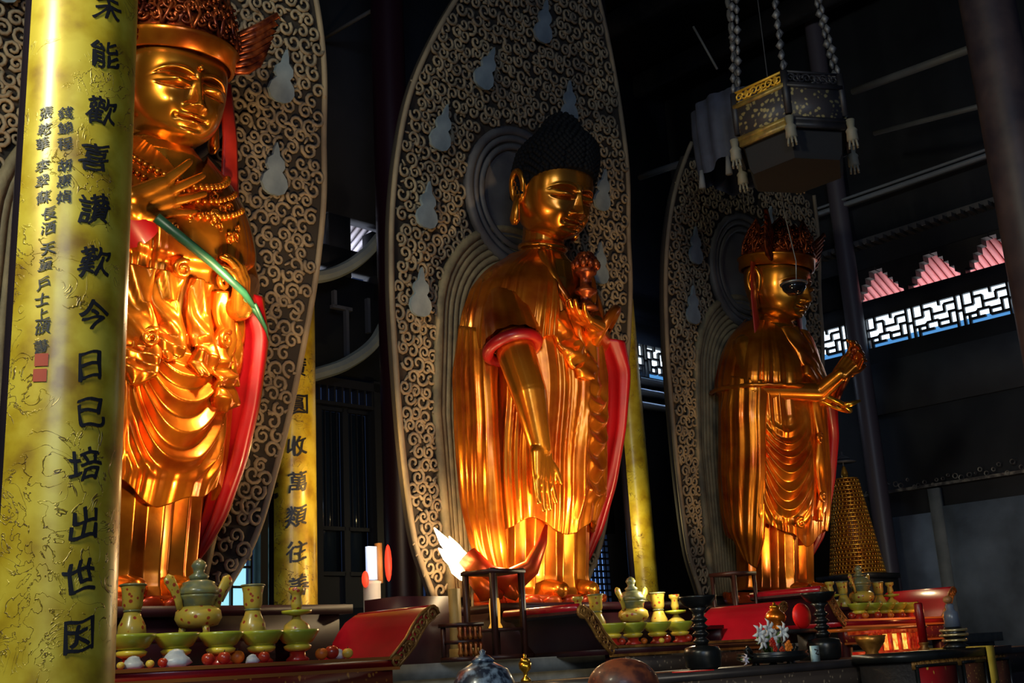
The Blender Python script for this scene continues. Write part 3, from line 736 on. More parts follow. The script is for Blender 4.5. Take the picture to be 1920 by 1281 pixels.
P_ = [(-.94, -.20, .30), (-.86, -.36, .12), (-.72, -.50, .10), (-.58, -.58, .22), (-.48, -.60, .42), (-.44, -.60, .56)]
b.tube(P_, [.10, .13, .12, .08, .045, .015], 14, flat=(1, .55))
b.tube([(-.96, -.3, .16), (-.9, -.42, .02), (-.8, -.5, .0)], [.06, .09, .03], 10, flat=(1, .6)); b.tube([(-.74, -.44, .16), (-.74, -.52, .02), (-.7, -.56, -.02)], [.05, .07, .03], 10, flat=(1, .6))
b.build('sleeve_tip', mat('red_gold_drape', (.60, .12, .012), (.45, .02, .008), rough=.3, metal=.6, scale=4), t)
b = MB()
sleeve(b, [(.58, -.16, 2.28, .15, .28), (.68, -.08, 2.0, .10, .36), (.68, -.04, 1.5, .085, .34), (.64, .0, 1.0, .075, .29), (.58, .02, .6, .06, .20), (.53, .04, .32, .04, .09), (.51, .04, .24, .015, .02)])
b.build('left_sleeve', [gold, red_lacq], t)
b = MB(); q = np.linspace(0, 2*math.pi, 40)[:-1]
b.tube([(.40 + .17*math.cos(a_) + .12*math.sin(a_), -.40 + .24*math.cos(a_) - .02*math.sin(a_), 2.30 + .17*math.sin(a_) - .05*math.cos(a_)) for a_ in q], .045, 10, closed=True)
b.build('left_cuff', gold, t)
b = MB(); R = np.array(Matrix.Rotation(math.radians(3), 3, 'Z') @ Matrix.Rotation(math.radians(9), 3, 'X'))
hair = []
nz_ = 46; n_ = 90
zt = np.linspace(0, 1, nz_)
for k_, u in enumerate(zt):
    z = .40 + .78*u
    w_ = smooth_profile(np.array([u]), [0, .1, .3, .5, .62, .72, .8, .9, .97, 1], [.345, .362, .368, .345, .285, .205, .165, .13, .07, .01])[0]
    a_ = np.linspace(0, 2*math.pi, n_, endpoint=False)
    zz = z + np.where(np.cos(a_) > 0, .27*np.clip(np.cos(a_), 0, 1)**.45 - .04, -.06)*(1-u)
    P_ = np.stack([w_*np.sin(a_), -.02 - w_*1.06*np.cos(a_), zz], 1)
    hair.append(P_ @ R.T + np.array([0, -.06, 3.12]))
b.grid(hair, cv=True, caps=True)
hm = np.array(hair)
for i in range(2, nz_-1, 2):                                          # rows of snail curls
    ri = np.linalg.norm(hm[i]-hm[i].mean(0), axis=1).mean(); cnt = max(6, int(2*math.pi*ri/.062))
    for j in range(cnt):
        p = hm[i][int((j + .5*(i//2 % 2))*n_/cnt) % n_]; b.ball(p, .030, 6)
b.build('hair', hair_m, t)
lotus_base(t)
# lotus stand held in the left hand
b = MB(); 
b.lathe([(.03, 0), (.11, .02), (.10, .05), (.04, .09), (.05, .14), (.09, .16), (.10, .19), (.05, .22), (.05, .30), (.09, .33), (.10, .37), (.06, .40)], 24)
b.xform(Matrix.Translation((-.06, -.66, 2.36)))
for ring in range(3):
    for i in range(10):
        a_ = i*2*math.pi/10 + ring*.3; r_ = .10 - ring*.025
        b.ball((-.06 + r_*math.cos(a_), -.66 + r_*math.sin(a_), 2.77 + ring*.035), (.03, .03, .045), 8)
b.build('held_lotus', crown_m, t)

# --- bodhisattvas
def crown(t, yaw, c=(0, -.06, 3.12)):
    b = MB(); b.lathe([(.375, .60), (.40, .60), (.405, .70), (.425, .72), (.41, .735), (.375, .735)], 48, sy=1.06, caps=False)
    Mx = Matrix.Translation(c) @ Matrix.Rotation(yaw, 4, 'Z') @ Matrix.Rotation(math.radians(4), 4, 'X')
    b.xform(Mx); band = b.build('crown_band', gold, t)
    b = MB()
    for k_ in range(9):                                               # upright leaf plaques of openwork
        a_ = -1.9 + 3.8*k_/8; lf = MB(); h_ = .42 if k_ % 2 == 0 else .34
        out = [(-.10, 0), (-.135, h_*.35), (-.10, h_*.7), (0, h_), (.10, h_*.7), (.135, h_*.35), (.10, 0)]
        lf.tube([(x, 0, z) for x, z in out], .014, 6)
        lf.prism([(x*.9, z) for x, z in out], .012, .02)
        for (x, z, r_) in ((-.05, .06, .045), (.05, .06, .045), (-.06, .16, .05), (.06, .16, .05), (0, .12, .04), (-.045, .25, .045), (.045, .25, .045), (0, .32, .04), (0, .21, .035)):
            if z < h_-.04:
                P_, R_ = spiral((x, -.012, z), r_, 1.2, random.uniform(0, 6), .012, random.choice((-1, 1))); lf.tube(P_, R_, 5)
                lf.ball((x, -.03, z), .014, 6)
        lf.xform(Matrix.Rotation(math.radians(-14), 4, 'X')); lf.xform(Matrix.Translation((0, -.41, .74))); lf.xform(Matrix.Rotation(a_, 4, 'Z'))
        for v, in zip(lf.v): b.v.append(v)
        b.f += [tuple(i+b.n for i in f) for f in lf.f]; b.mi += lf.mi; b.n += lf.n
    for s in (-1, 1):                                                 # side wings
        for i in range(7):
            z = .64 + i*.045; pts = [(s*.40, .0, z), (s*(.49+.010*i), .03, z+.04+.012*i), (s*(.57+.016*i), .05, z+.11+.02*i), (s*(.62+.012*i), .05, z+.20)]
            b.tube([tuple(Matrix.Rotation(-s*.42, 3, 'Z') @ Vector(p_)) for p_ in pts], [.022, .030, .024, .005], 6)
    b.lathe([(.33, .72), (.30, .95), (.16, 1.08), (.02, 1.14)], 24)
    b.xform(Mx); b.build('crown_leaves', crown_m, t)
    b = MB()
    for s in (-1, 1):
        b.tube([(s*.42, .04, .62), (s*.47, -.02, .2), (s*.47, -.10, -.25), (s*.49, -.16, -.6), (s*.50, -.20, -.95)], [.05, .06, .075, .09, .10], 8, flat=(.2, 1))
    b.xform(Mx); b.build('crown_ribbons', mat('red_ribbon', (.50, .03, .015), (.36, .02, .01), rough=.4, scale=6, coat=.3), t)
    b = MB()
    for s in (-1, 1):
        for e in (-1, 1): b.tube([(s*.48+e*.07, -.12, -.3), (s*.49+e*.088, -.175, -.6), (s*.50+e*.098, -.215, -.95)], .010, 6)
    b.xform(Mx); b.build('ribbon_edging', gold, t)
def necklace(b, rb):
    for k_, z0 in enumerate((2.72, 2.62, 2.5)):
        for a_ in np.linspace(-.75, .75, 22):
            p = rb.P(a_, z0 - .10*math.cos(a_*2)*1.0 + .12*abs(a_), .015); b.ball(p, .022 if k_ else .028, 6)
    for i in range(40):
        a_ = random.uniform(-.6, .6); z = random.uniform(2.28, 2.62); p = rb.P(a_, z, .0)
        P_, R_ = spiral((0, 0, 0), random.uniform(.03, .055), 1.2, random.uniform(0, 6), .011, random.choice((-1, 1)), n=10)
        P_ = P_ @ np.array(Matrix.Rotation(a_, 3, 'Z')).T + p; b.tube(P_, R_, 5)
LX = -3.90
t = statue_root(LX, 'largest-looking gilded bodhisattva statue in a crown, behind the yellow board at left', math.radians(45))
def aR(f):
    limb(f, [(-.5, 0, 2.62), (-.62, -.12, 2.2), (-.42, -.52, 2.34)], [.16, .14, .10])
    hand(f, (-.42, -.55, 2.36), (.80, -.12, .42), (-.2, .95, .3), thumb=-1, curl=(.14, .10, .08, .12), spread=.20, size=1.12, thumb_in=.4)
def aL(f):
    limb(f, [(.5, 0, 2.6), (.62, -.1, 2.12), (.36, -.55, 1.86)], [.16, .14, .10])
    hand(f, (.36, -.56, 1.86), (-.25, -.45, .75), (-.5, .35, .3), thumb=-1, curl=(.55, .5, .5, .55), spread=.04, size=.85)
add_body(t, [aR, aL], urna=True, hz=2.97)
rl = Robe(ZS, [.48, .51, .54, .55, .56, .60, .62, .58, .46, .32, .24], [.42, .46, .50, .52, .50, .50, .46, .40, .33, .27, .22], 3., ufold=(.02, .30, .70, 1.75, .155, 4.2), pleats=20, amp=.045, step=(2.08, .16, .06))
b = MB(); rl.surf(b, lambda th: .62 - .07*np.cos(th*4) + .03*np.sin(th*9), 2.98, vneck=lambda p: p[2] > 2.62 + 1.3*abs(p[0]))
for pts, w_ in (([(-.5, 2.0), (-.55, 1.75), (-.42, 1.5), (-.5, 1.25)], .10), ([(-.2, 1.98), (-.28, 1.8), (-.15, 1.6), (-.22, 1.42)], .085), ([(.1, 1.98), (.06, 1.75), (.18, 1.55), (.12, 1.35)], .075), ([(.42, 1.95), (.48, 1.7), (.38, 1.5), (.46, 1.3), (.42, 1.15)], .085), ([(.7, 1.9), (.68, 1.6), (.78, 1.35)], .07)):
    rl.ribbon(b, pts, w_, .045, wave=.02)
for (a_, z_) in ((.36, 1.62), (-.36, 1.55), (.30, 2.0), (-.1, 2.02)):
    p = rl.P(a_, z_, .09); P_, R_ = spiral((0, 0, 0), .06, 1.4, 1., .022, 1); b.tube(P_ @ np.array(Matrix.Rotation(a_, 3, 'Z')).T + p, R_, 6)
b.build('robe', gold, t)
b = MB(); necklace(b, rl); b.build('necklace', gold, t)
underskirt(t, .4)
b = MB()
sleeve(b, [(.50, -.24, 2.02, .14, .28), (.60, -.16, 1.75, .10, .35), (.60, -.12, 1.3, .085, .33), (.57, -.10, .9, .075, .28), (.51, -.08, .55, .06, .20), (.44, -.08, .33, .04, .11), (.41, -.08, .22, .015, .02)])
b.build('left_sleeve', [gold, red_lacq], t)
b = MB()
sleeve(b, [(-.56, -.1, 2.2, .14, .26), (-.62, -.08, 1.8, .11, .30), (-.60, -.05, 1.2, .09, .28), (-.55, -.02, .7, .07, .22), (-.50, -.02, .35, .03, .08)], mi_in=0)
b.build('right_sleeve', gold, t)
b = MB()                                                             # open red cuff under the right hand
b.lathe([(.085, .02), (.10, -.02), (.12, -.10), (.13, -.20)], 24, caps=False); b.xform(Matrix.Translation((-.46, -.50, 2.34)) @ Matrix.Rotation(-.9, 4, 'Y') @ Matrix.Rotation(.3, 4, 'X'))
b.build('right_cuff', red_lacq, t)
b = MB(); b.tube([(-.34, -.70, 2.28), (.02, -.74, 2.07), (.30, -.70, 1.92), (.52, -.58, 1.80)], [.034, .030, .024, .012], 10)
for i in range(4): b.tube([(.26+i*.05, -.66, 1.93-.02*i), (.42+.04*i, -.60, 1.86-.04*i), (.56+.02*i, -.52, 1.82-.05*i)], [.012, .012, .003], 6)
b.build('held_lotus_stem', mat('green_lotus_stem', (.012, .075, .035), (.006, .035, .02), rough=.4, scale=5), t)
crown(t, 0., (0, -.06, 2.97)); lotus_base(t)

RX = 3.50
t = statue_root(RX, 'smallest-looking gilded bodhisattva statue at right, crowned, nearly in profile', math.radians(47))
def bR(f):
    limb(f, [(-.5, 0, 2.6), (-.58, -.14, 2.12), (-.12, -.66, 2.10), (-.10, -.90, 2.27)], [.16, .13, .10, .075])
    hand(f, (-.10, -.91, 2.28), (.30, -.45, .7), (.9, .1, 0), thumb=-1, curl=(.55, .55, .55, .55), spread=.04, size=.85)
def bL(f):
    limb(f, [(.5, 0, 2.6), (.58, -.12, 2.1), (.20, -.62, 2.12), (.02, -.90, 2.32)], [.16, .14, .10, .075])
    hand(f, (.02, -.92, 2.33), (-.15, -.55, .7), (-.9, .1, 0), thumb=1, curl=(.5, .55, .55, .6), spread=.05, size=.9)
add_body(t, [bR, bL], hz=2.95)
rr_ = Robe(ZS, [.50, .55, .60, .61, .60, .62, .63, .60, .46, .32, .24], [.44, .48, .52, .54, .52, .50, .46, .40, .33, .27, .22], 5., ufold=(-.40, .27, .70, 1.85, .16, 4.5), pleats=20, amp=.045, step=(2.14, .02, .05))
b = MB(); rr_.surf(b, lambda th: .60 - .09*np.cos(th*4+1.) + .03*np.sin(th*9), 2.98, vneck=lambda p: p[2] > 2.45 + 1.3*abs(p[0]))
for a_, z_ in ((-.05, 1.62), (-.5, .72), (.0, 1.0)):
    p = rr_.P(a_, z_, .06); P_, R_ = spiral((0, 0, 0), .055, 1.4, 1., .022, 1); b.tube(P_ @ np.array(Matrix.Rotation(a_, 3, 'Z')).T + p, R_, 6)
rr_.ribbon(b, [(-.02, 2.05), (.05, 1.7), (-.02, 1.35), (.05, 1.0), (.0, .75)], .06, .04)
rr_.ribbon(b, [(-.3, 2.85), (-.12, 2.6), (-.05, 2.4), (-.1, 2.2)], .12, .03)
rr_.ribbon(b, [(.35, 2.85), (.2, 2.6), (.1, 2.4), (.05, 2.25)], .12, .03)
b.tube([rr_.P(a_, 2.15, .055) for a_ in np.linspace(-math.pi, math.pi, 60)[:-1]], .025, 8, closed=True)
b.build('robe', gold, t)
underskirt(t, .6)
b = MB()
sleeve(b, [(.46, -.28, 2.08, .14, .26), (.56, -.18, 1.75, .10, .32), (.56, -.14, 1.3, .085, .30), (.53, -.12, .95, .07, .26), (.46, -.16, .65, .05, .17), (.40, -.16, .42, .02, .05)])
b.build('left_sleeve', [gold, red_lacq], t)
b = MB()
sleeve(b, [(-.54, -.06, 2.25, .15, .25), (-.62, -.02, 1.85, .11, .28), (-.61, .0, 1.2, .09, .28), (-.57, .0, .6, .07, .22), (-.5, .0, .3, .03, .08)], mi_in=0)
b.build('right_sleeve', gold, t)
b = MB(); q = np.linspace(0, 2*math.pi, 40)[:-1]
b.tube([(.08 + .20*math.cos(a_), -.68 + .19*math.sin(a_)*.8 - .05*math.cos(a_), 2.02 + .05*math.sin(a_) - .07*math.cos(a_)) for a_ in q], .030, 10, closed=True)
b.tube([(.06, -.80, 1.97), (.10, -.9, 1.98), (.16, -.98, 2.02)], [.035, .03, .012], 8)
b.build('sleeve_rim', gold_arm, t)
b = MB(); b.tube([(.10, -.70, 1.98), (.03, -.92, 2.32), (-.02, -1.02, 2.5)], [.035, .035, .03], 10); b.ball((-.02, -1.04, 2.53), .06, 12)
for i in range(5): P_, R_ = spiral((-.02 + random.uniform(-.06, .06), -1.04, 2.52 + random.uniform(-.06, .06)), .05, 1.2, i, .016, 1); b.tube(P_, R_, 6)
b.build('held_sceptre', crown_m, t)
crown(t, 0., (0, -.06, 2.95)); lotus_base(t)

# ------------------------------------------------------------------ mandorlas behind the statues
MZ = [-.02, .10, .25, .45, .9, 1.2, 1.8, 2.5, 3.2, 4.2, 4.6, 5.2, 5.7, 6.1, 6.4, 6.6]
MW = [.84, 1.00, 1.10, 1.19, 1.29, 1.36, 1.46, 1.56, 1.60, 1.52, 1.42, 1.17, .90, .62, .35, .04]
def m_hw(z): return np.interp(z, MZ, MW)
def m_y(x, z): return -.42*np.clip((z-3.6)/2.4, 0, 2)**1.5 - .10*(np.abs(x)/1.5)**2
def in_halo(x, z, grow=0.):
    w_ = np.where(z < 2.45, .95*np.interp(z, [0, 1.6], [.74, 1.]), .95*np.sqrt(np.clip(1-((z-2.45)/.95)**2, 0, 1)))
    return ((np.abs(x) < w_+grow) & (z < 3.4)) | (x*x + (z-3.75)**2 < (.66+grow)**2)
def mandorla_mesh(broken=False):
    bk = MB(); ztop = 4.95 if broken else 6.6; zz = np.linspace(-.02, ztop, 90); u = np.linspace(-1, 1, 61)
    zcap = (4.95 - .34*G(u+.42, .05) - .40*G(u-.12, .06) + .12*G(u+.62, .05) - .16*(u < -.72)) if broken else np.full(61, 6.6)
    hw = smooth_profile(zz, MZ, MW); Fp = []
    for z, h in zip(zz, hw):
        zc = -.02 + (z+.02)/(ztop+.02)*(zcap+.02); x = u*smooth_profile(zc, MZ, MW); f = np.stack([x, m_y(x, zc), zc], 1); g = f[::-1] + np.array([0, .07, 0]); Fp.append(np.concatenate([f, g]))
    bk.grid(Fp, cv=True, caps=True)
    sc = MB(); rg = random.Random(3); sp = .122
    for r_ in range(64):
        z = .04 + r_*sp*.87
        for c_ in range(-16, 17):
            x = (c_ + .5*(r_ % 2))*sp + rg.uniform(-.02, .02); zz_ = z + rg.uniform(-.02, .02)
            if zz_ > np.interp(x/smooth_profile(np.array([min(zz_, 6.6)]), MZ, MW)[0], u, zcap)-.07 or abs(x) > smooth_profile(np.array([zz_]), MZ, MW)[0] - .065 or bool(in_halo(np.array(x), np.array(zz_), .06)): continue
            P_, R_ = spiral((x, m_y(x, zz_)-.022, zz_), rg.uniform(.056, .078), rg.uniform(1.0, 1.5), rg.uniform(0, 6.28), .0175, rg.choice((-1, 1)), n=13)
            sc.tube(P_, R_, 5)
            if rg.random() < .6:
                a_ = rg.uniform(0, 6.28); sc.tube([(x+.05*math.cos(a_), m_y(x, zz_)-.015, zz_+.05*math.sin(a_)), (x+.10*math.cos(a_+.5), m_y(x, zz_)-.02, zz_+.10*math.sin(a_+.5))], [.016, .007], 5)
    for s in (-1, 1):                                                 # rims
        sc.tube([(s*(h-.012), m_y(h, z)-.005, z) for z, h in zip(zz, hw)], .026, 6)
    for z in (1.55, 2.9, 3.95, 5.0):                                  # board joints
        pass
    ry = MB()                                                        # body halo: nested arches, and the ring of the head halo
    for i in range(13):
        w_ = .97 - .066*i; tp = lambda z: float(np.interp(z, [0, 1.6], [.74, 1.])); pts = [(-w_*tp(z), z) for z in np.linspace(0, 2.45, 12)] + [(w_*math.cos(a_), 2.45 + w_*math.sin(a_)) for a_ in np.linspace(math.pi, 0, 24)[1:-1]] + [(w_*tp(z), z) for z in np.linspace(2.45, 0, 12)]
        ry.tube([(x, m_y(x, z)-.02, z) for x, z in pts], .036 if i else .05, 6)
    hh = MB()
    for i, rr in enumerate((.66, .58, .50)):
        hh.tube([(rr*math.cos(a_), m_y(0, 3.75)-.05, 3.75 + rr*math.sin(a_)) for a_ in np.linspace(0, 2*math.pi, 60)[:-1]], .05 if i == 0 else .035, 6, closed=True)
    a_ = np.linspace(0, 2*math.pi, 48, endpoint=False)
    hh.grid([np.stack([r_*np.cos(a_), np.full(48, m_y(0, 3.75)-.045), 3.75 + r_*np.sin(a_)], 1) for r_ in (.01, .48)], cv=True)
    pl = MB()                                                        # gourd / flame shaped plaque
    g = [(0, .20), (.022, .14), (.03, .09), (.075, .05), (.085, .0), (.06, -.04), (.105, -.09), (.12, -.15), (.09, -.21), (.04, -.235)]
    poly = g + [(-x, z) for x, z in g[::-1][:-1]]
    pl.prism(poly, -.03, .0)
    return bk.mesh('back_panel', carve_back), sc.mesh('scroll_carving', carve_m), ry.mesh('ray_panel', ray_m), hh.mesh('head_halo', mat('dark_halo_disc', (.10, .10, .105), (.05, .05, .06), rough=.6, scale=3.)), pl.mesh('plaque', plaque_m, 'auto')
MM = mandorla_mesh(); MMb = mandorla_mesh(True)
PLQ = [(-.62, 4.85, .25), (.50, 4.85, -.15), (-1.08, 4.15, .1), (1.10, 4.10, 0), (-1.20, 3.40, .05), (1.10, 3.33, 0), (.0, 5.5, 0), (-1.25, 2.6, 0)]
for x, lab in ((-3.82, 'carved mandorla panel with pale gourd plaques behind the left crowned statue'), (.04, 'tall carved mandorla panel with wooden rays behind the middle black-haired statue'), (3.78, 'carved mandorla panel with a broken notched top behind the right crowned statue')):
    R = Matrix.Rotation(TH, 3, 'Z') @ Matrix.Rotation(TILT, 3, 'X')
    t = thing('mandorla', W(x, .56, 1.77), lab, 'mandorla', 'carved mandorlas behind the statues', R.to_euler())
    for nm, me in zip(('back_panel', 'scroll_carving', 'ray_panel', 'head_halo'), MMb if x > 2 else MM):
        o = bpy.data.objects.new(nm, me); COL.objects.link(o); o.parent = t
    for px_, pz_, an in ([(.37, 4.42, .1), (-1.05, 3.85, 0), (-1.1, 3.16, 0), (1.10, 3.3, 0)] if x > 2 else PLQ):
        o = bpy.data.objects.new('plaque', MM[4]); COL.objects.link(o); o.parent = t
        o.location = (px_, float(m_y(px_, pz_))-.055, pz_); o.rotation_euler = (math.radians(8)*(pz_ > 4), an, 0)
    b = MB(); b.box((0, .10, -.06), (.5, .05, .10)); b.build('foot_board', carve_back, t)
# ------------------------------------------------------------------ altar tables
TOP = 1.27; TY = -1.22
gold_edge = mat('gilt_edge_carving', (.42, .22, .05), (.18, .08, .02), rough=.45, metal=.5, scale=12.)
apron_m = two_tone('red_gold_apron', (.40, .20, .03), (.13, .012, .010), scale=26., thr=.22, soft=.05, rough=.4, distort=.05)
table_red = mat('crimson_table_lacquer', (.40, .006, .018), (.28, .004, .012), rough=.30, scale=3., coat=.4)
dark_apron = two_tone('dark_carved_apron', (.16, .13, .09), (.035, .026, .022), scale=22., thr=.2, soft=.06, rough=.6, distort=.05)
def altar_table(x, label, bright, TOP=TOP):
    t = thing('altar_table', W(x, TY), label, 'altar table', 'altar tables with upturned ends')
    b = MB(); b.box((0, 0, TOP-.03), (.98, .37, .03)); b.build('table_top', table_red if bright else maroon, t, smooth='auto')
    for s in (-1, 1):
        cv = [(.93, TOP-.03), (1.0, TOP+.03), (1.06, TOP+.085), (1.11, TOP+.155), (1.17, TOP+.22), (1.25, TOP+.265)]
        n = len(cv); th = .028
        up = [(s*(x_-th*.9), z+th*.5) for x_, z in cv]; dn = [(s*(x_+th*.9), z-th*.5) for x_, z in cv]
        poly = up + [(s*1.285, TOP+.262), (s*1.29, TOP+.225), (s*1.26, TOP+.21)] + dn[::-1][1:]
        b = MB(); b.prism(poly, -.37, .37)
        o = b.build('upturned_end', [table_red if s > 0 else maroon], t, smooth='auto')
        b = MB(); b.tube([(s*1.262, y_, TOP+.262) for y_ in (-.36, -.1, .15, .37)], .032, 10); b.build('red_roll', table_red, o)
        b = MB()                                                      # carved scroll edging on the end board
        for yy in (-.375,):
            for i in range(n-1):
                for q in (.25, .75):
                    cx = cv[i][0] + (cv[i+1][0]-cv[i][0])*q; cz = cv[i][1] + (cv[i+1][1]-cv[i][1])*q
                    P_, R_ = spiral((s*(cx+.015), yy, cz-.015), .036, 1.3, i*1.3+q*4, .011, (-1)**i); b.tube(P_, R_, 5)
            b.tube([(s*(x_-.025), yy, z+.012) for x_, z in cv], .011, 6); b.tube([(s*(x_+.045), yy, z-.03) for x_, z in cv], .011, 6)
            P_, R_ = spiral((s*1.25, yy, TOP+.24), .05, 1.5, 0, .014, s); b.tube(P_, R_, 6)
        b.build('carved_edge', gold_edge, o)
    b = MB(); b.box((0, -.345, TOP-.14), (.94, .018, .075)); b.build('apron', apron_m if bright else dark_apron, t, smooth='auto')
    b = MB()
    for z in (TOP-.01, TOP-.068, TOP-.212): b.box((0, -.372, z), (.98, .012, .009))
    b.build('front_moulding', mat('orange_gilt_moulding', (.48, .16, .03), rough=.4, metal=.4) if bright else gold_edge, t, smooth=False)
    for sx in (-1, 1):
        for sy in (-1, 1):
            b = MB(); b.box((sx*.88, sy*.31, (TOP-.06)/2), (.045, .04, (TOP-.06)/2)); b.build('leg', maroon, t, smooth='auto')
    return t
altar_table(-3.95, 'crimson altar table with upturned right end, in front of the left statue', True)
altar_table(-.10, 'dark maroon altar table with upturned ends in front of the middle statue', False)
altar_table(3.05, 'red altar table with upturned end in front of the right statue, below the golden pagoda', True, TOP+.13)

# ------------------------------------------------------------------ altar ware
ware = two_tone('yellow_flowered_enamel', (.30, .04, .02), (.50, .34, .035), scale=25., thr=.27, soft=.03, rough=.35, coat=.3, c3=(.44, .33, .05))
ware_b = mat('olive_grey_enamel', (.10, .13, .09), (.20, .19, .06), rough=.35, scale=20., coat=.3)
rim_m = mat('yellow_green_glaze', (.46, .47, .035), (.30, .36, .03), rough=.3, scale=8., coat=.4)
yel_m = mat('bright_yellow_glaze', (.78, .60, .05), rough=.3, coat=.4)
red_gl = mat('red_glaze', (.50, .025, .012), (.36, .015, .01), rough=.3, scale=10., coat=.4)
def dish(loc, label, s=1.):
    t = thing('offering_dish', loc, label, 'offering dish', 'yellow-green offering dishes')
    b = MB(); b.lathe([(.055*s, .09*s), (.085*s, .105*s), (.118*s, .155*s), (.122*s, .172*s), (.112*s, .172*s), (.08*s, .125*s), (.01, .115*s)], 28); b.build('bowl', rim_m, t)
    b = MB(); b.lathe([(.05*s, .055*s), (.072*s, .066*s), (.080*s, .083*s), (.058*s, .096*s)], 28); b.build('collar', yel_m, t)
    b = MB(); b.lathe([(.062*s, 0), (.066*s, .012*s), (.045*s, .03*s), (.043*s, .06*s)], 24); b.build('foot', red_gl, t)
    return t
def beaker(loc, label, s=1.):
    t = thing('beaker_vase', loc, label, 'vase', 'flowered altar vases')
    b = MB(); b.lathe([(.062*s, 0), (.070*s, .02*s), (.066*s, .06*s), (.045*s, .105*s), (.038*s, .13*s)], 28); b.build('base', ware, t)
    b = MB(); b.lathe([(.038*s, .13*s), (.043*s, .145*s), (.050*s, .16*s), (.052*s, .22*s), (.058*s, .245*s), (.062*s, .26*s), (.055*s, .26*s), (.045*s, .2*s)], 28); b.build('neck', ware, t)
    b = MB(); b.tube([(.061*s*math.cos(a), .061*s*math.sin(a), .258*s) for a in np.linspace(0, 2*math.pi, 28)[:-1]], .006*s, 6, closed=True); b.tube([(.039*s*math.cos(a), .039*s*math.sin(a), .132*s) for a in np.linspace(0, 2*math.pi, 28)[:-1]], .006*s, 6, closed=True); b.build('bands', ware_b, t)
    return t
def censer(loc, label, s=1.):
    t = thing('tripod_censer', loc, label, 'incense burner', 'lidded altar censers')
    b = MB(); b.lathe([(.05*s, .045*s), (.11*s, .06*s), (.132*s, .10*s), (.125*s, .14*s), (.095*s, .165*s)], 32); b.build('body', ware, t)
    b = MB(); b.lathe([(.092*s, .165*s), (.092*s, .20*s), (.108*s, .215*s), (.112*s, .23*s)], 32); b.lathe([(.112*s, .232*s), (.118*s, .24*s), (.112*s, .265*s), (.09*s, .285*s), (.09*s, .30*s), (.05*s, .315*s)], 32); b.build('neck', ware_b, t)
    b = MB(); b.lathe([(.05*s, .315*s), (.058*s, .335*s), (.03*s, .355*s), (.034*s, .375*s), (.045*s, .395*s), (.03*s, .42*s), (.006*s, .435*s)], 24); b.build('lid_knob', ware_b, t)
    for q in (-1, 1):
        b = MB(); b.tube([(q*.115*s, 0, .15*s), (q*.125*s, 0, .20*s), (q*.15*s, 0, .26*s), (q*.185*s, 0, .315*s), (q*.205*s, 0, .33*s)], [.02*s, .022*s, .026*s, .032*s, .02*s], 10, flat=(.5, 1.1), up=(0, 1, 0)); b.build('handle', ware, t)
    for a in (.5, 2.6, 4.7):
        b = MB(); b.tube([(.075*s*math.cos(a), .075*s*math.sin(a), .075*s), (.09*s*math.cos(a), .09*s*math.sin(a), .03*s), (.085*s*math.cos(a), .085*s*math.sin(a), 0)], [.026*s, .018*s, .02*s], 10); b.build('foot', ware, t)
    return t
def stick(loc, label, s=1., candle=True):
    t = thing('candlestick', loc, label, 'candlestick', 'flowered altar candlesticks')
    b = MB(); b.lathe([(.075*s, 0), (.08*s, .015*s), (.07*s, .05*s), (.03*s, .08*s), (.022*s, .10*s)], 24); b.build('base', ware, t)
    b = MB(); b.lathe([(.022*s, .10*s), (.085*s, .115*s), (.088*s, .13*s), (.03*s, .135*s)], 24); b.build('drip_pan', rim_m, t)
    b = MB(); b.lathe([(.026*s, .135*s), (.034*s, .17*s), (.026*s, .21*s), (.032*s, .225*s), (.045*s, .235*s), (.045*s, .26*s), (.02*s, .26*s)], 24); b.build('stem', ware, t)
    return t
def riser(x, hw, h, label, TOP=TOP):
    t = thing('offering_bench', W(x, TY+.18, TOP), label, 'bench')
    b = MB(); b.box((0, 0, h-.015), (hw, .13, .015)); b.build('top', maroon, t, smooth='auto')
    for s in (-1, 1):
        b = MB(); b.box((s*(hw-.03), 0, (h-.03)/2), (.02, .12, (h-.03)/2)); b.build('support', maroon, t, smooth='auto')
def put(px, py, y, z):
    q = on_y(px, py, y); return W(q[0], y, z)
ORD = ['first', 'second', 'third', 'fourth', 'fifth']
YD, YV = -1.40, -1.06
# left table
riser(-4.05, .72, .165, 'low dark bench on the left altar table carrying the censer and vases')
zr = TOP+.165
for i, px in enumerate((246, 330, 414, 490, 558)):
    dish(put(px, 1225, YD, TOP), 'yellow-green footed dish on the left altar table, %s counted from the yellow board' % ORD[i])
beaker(put(248, 1150, YV, zr), 'flowered beaker vase beside the nearest yellow board, left of the big censer', 1.10)
censer(put(372, 1140, YV, zr), 'big yellow-green censer with flaring handles on the left altar table', 1.0)
beaker(put(474, 1140, YV, zr), 'flowered beaker vase right of the big censer on the left altar table', 1.10)
stick(put(556, 1140, YV, zr), 'flowered candlestick at the right end of the left altar set', 1.05)
# middle table
riser(.25, .62, .13, 'low dark bench on the middle altar table under the brightly lit vases')
zr = TOP+.13
for i, px in enumerate((1146, 1186, 1232, 1274)):
    dish(put(px, 1180, YD, TOP), 'yellow-green footed dish on the middle altar table, %s from its left end' % ORD[i], .92)
stick(put(1083, 1120, YV, zr), 'flowered candlestick at the left end of the middle altar set', .95)
beaker(put(1116, 1120, YV, zr), 'flowered beaker vase left of the middle censer', 1.0)
censer(put(1184, 1110, YV, zr), 'brightly lit yellow censer on the middle altar table', .92)
beaker(put(1232, 1120, YV, zr), 'glaring white-lit beaker vase right of the middle censer', 1.05)
stick(put(1264, 1120, YV, zr), 'glaring white-lit candlestick at the right end of the middle altar set', 1.0)
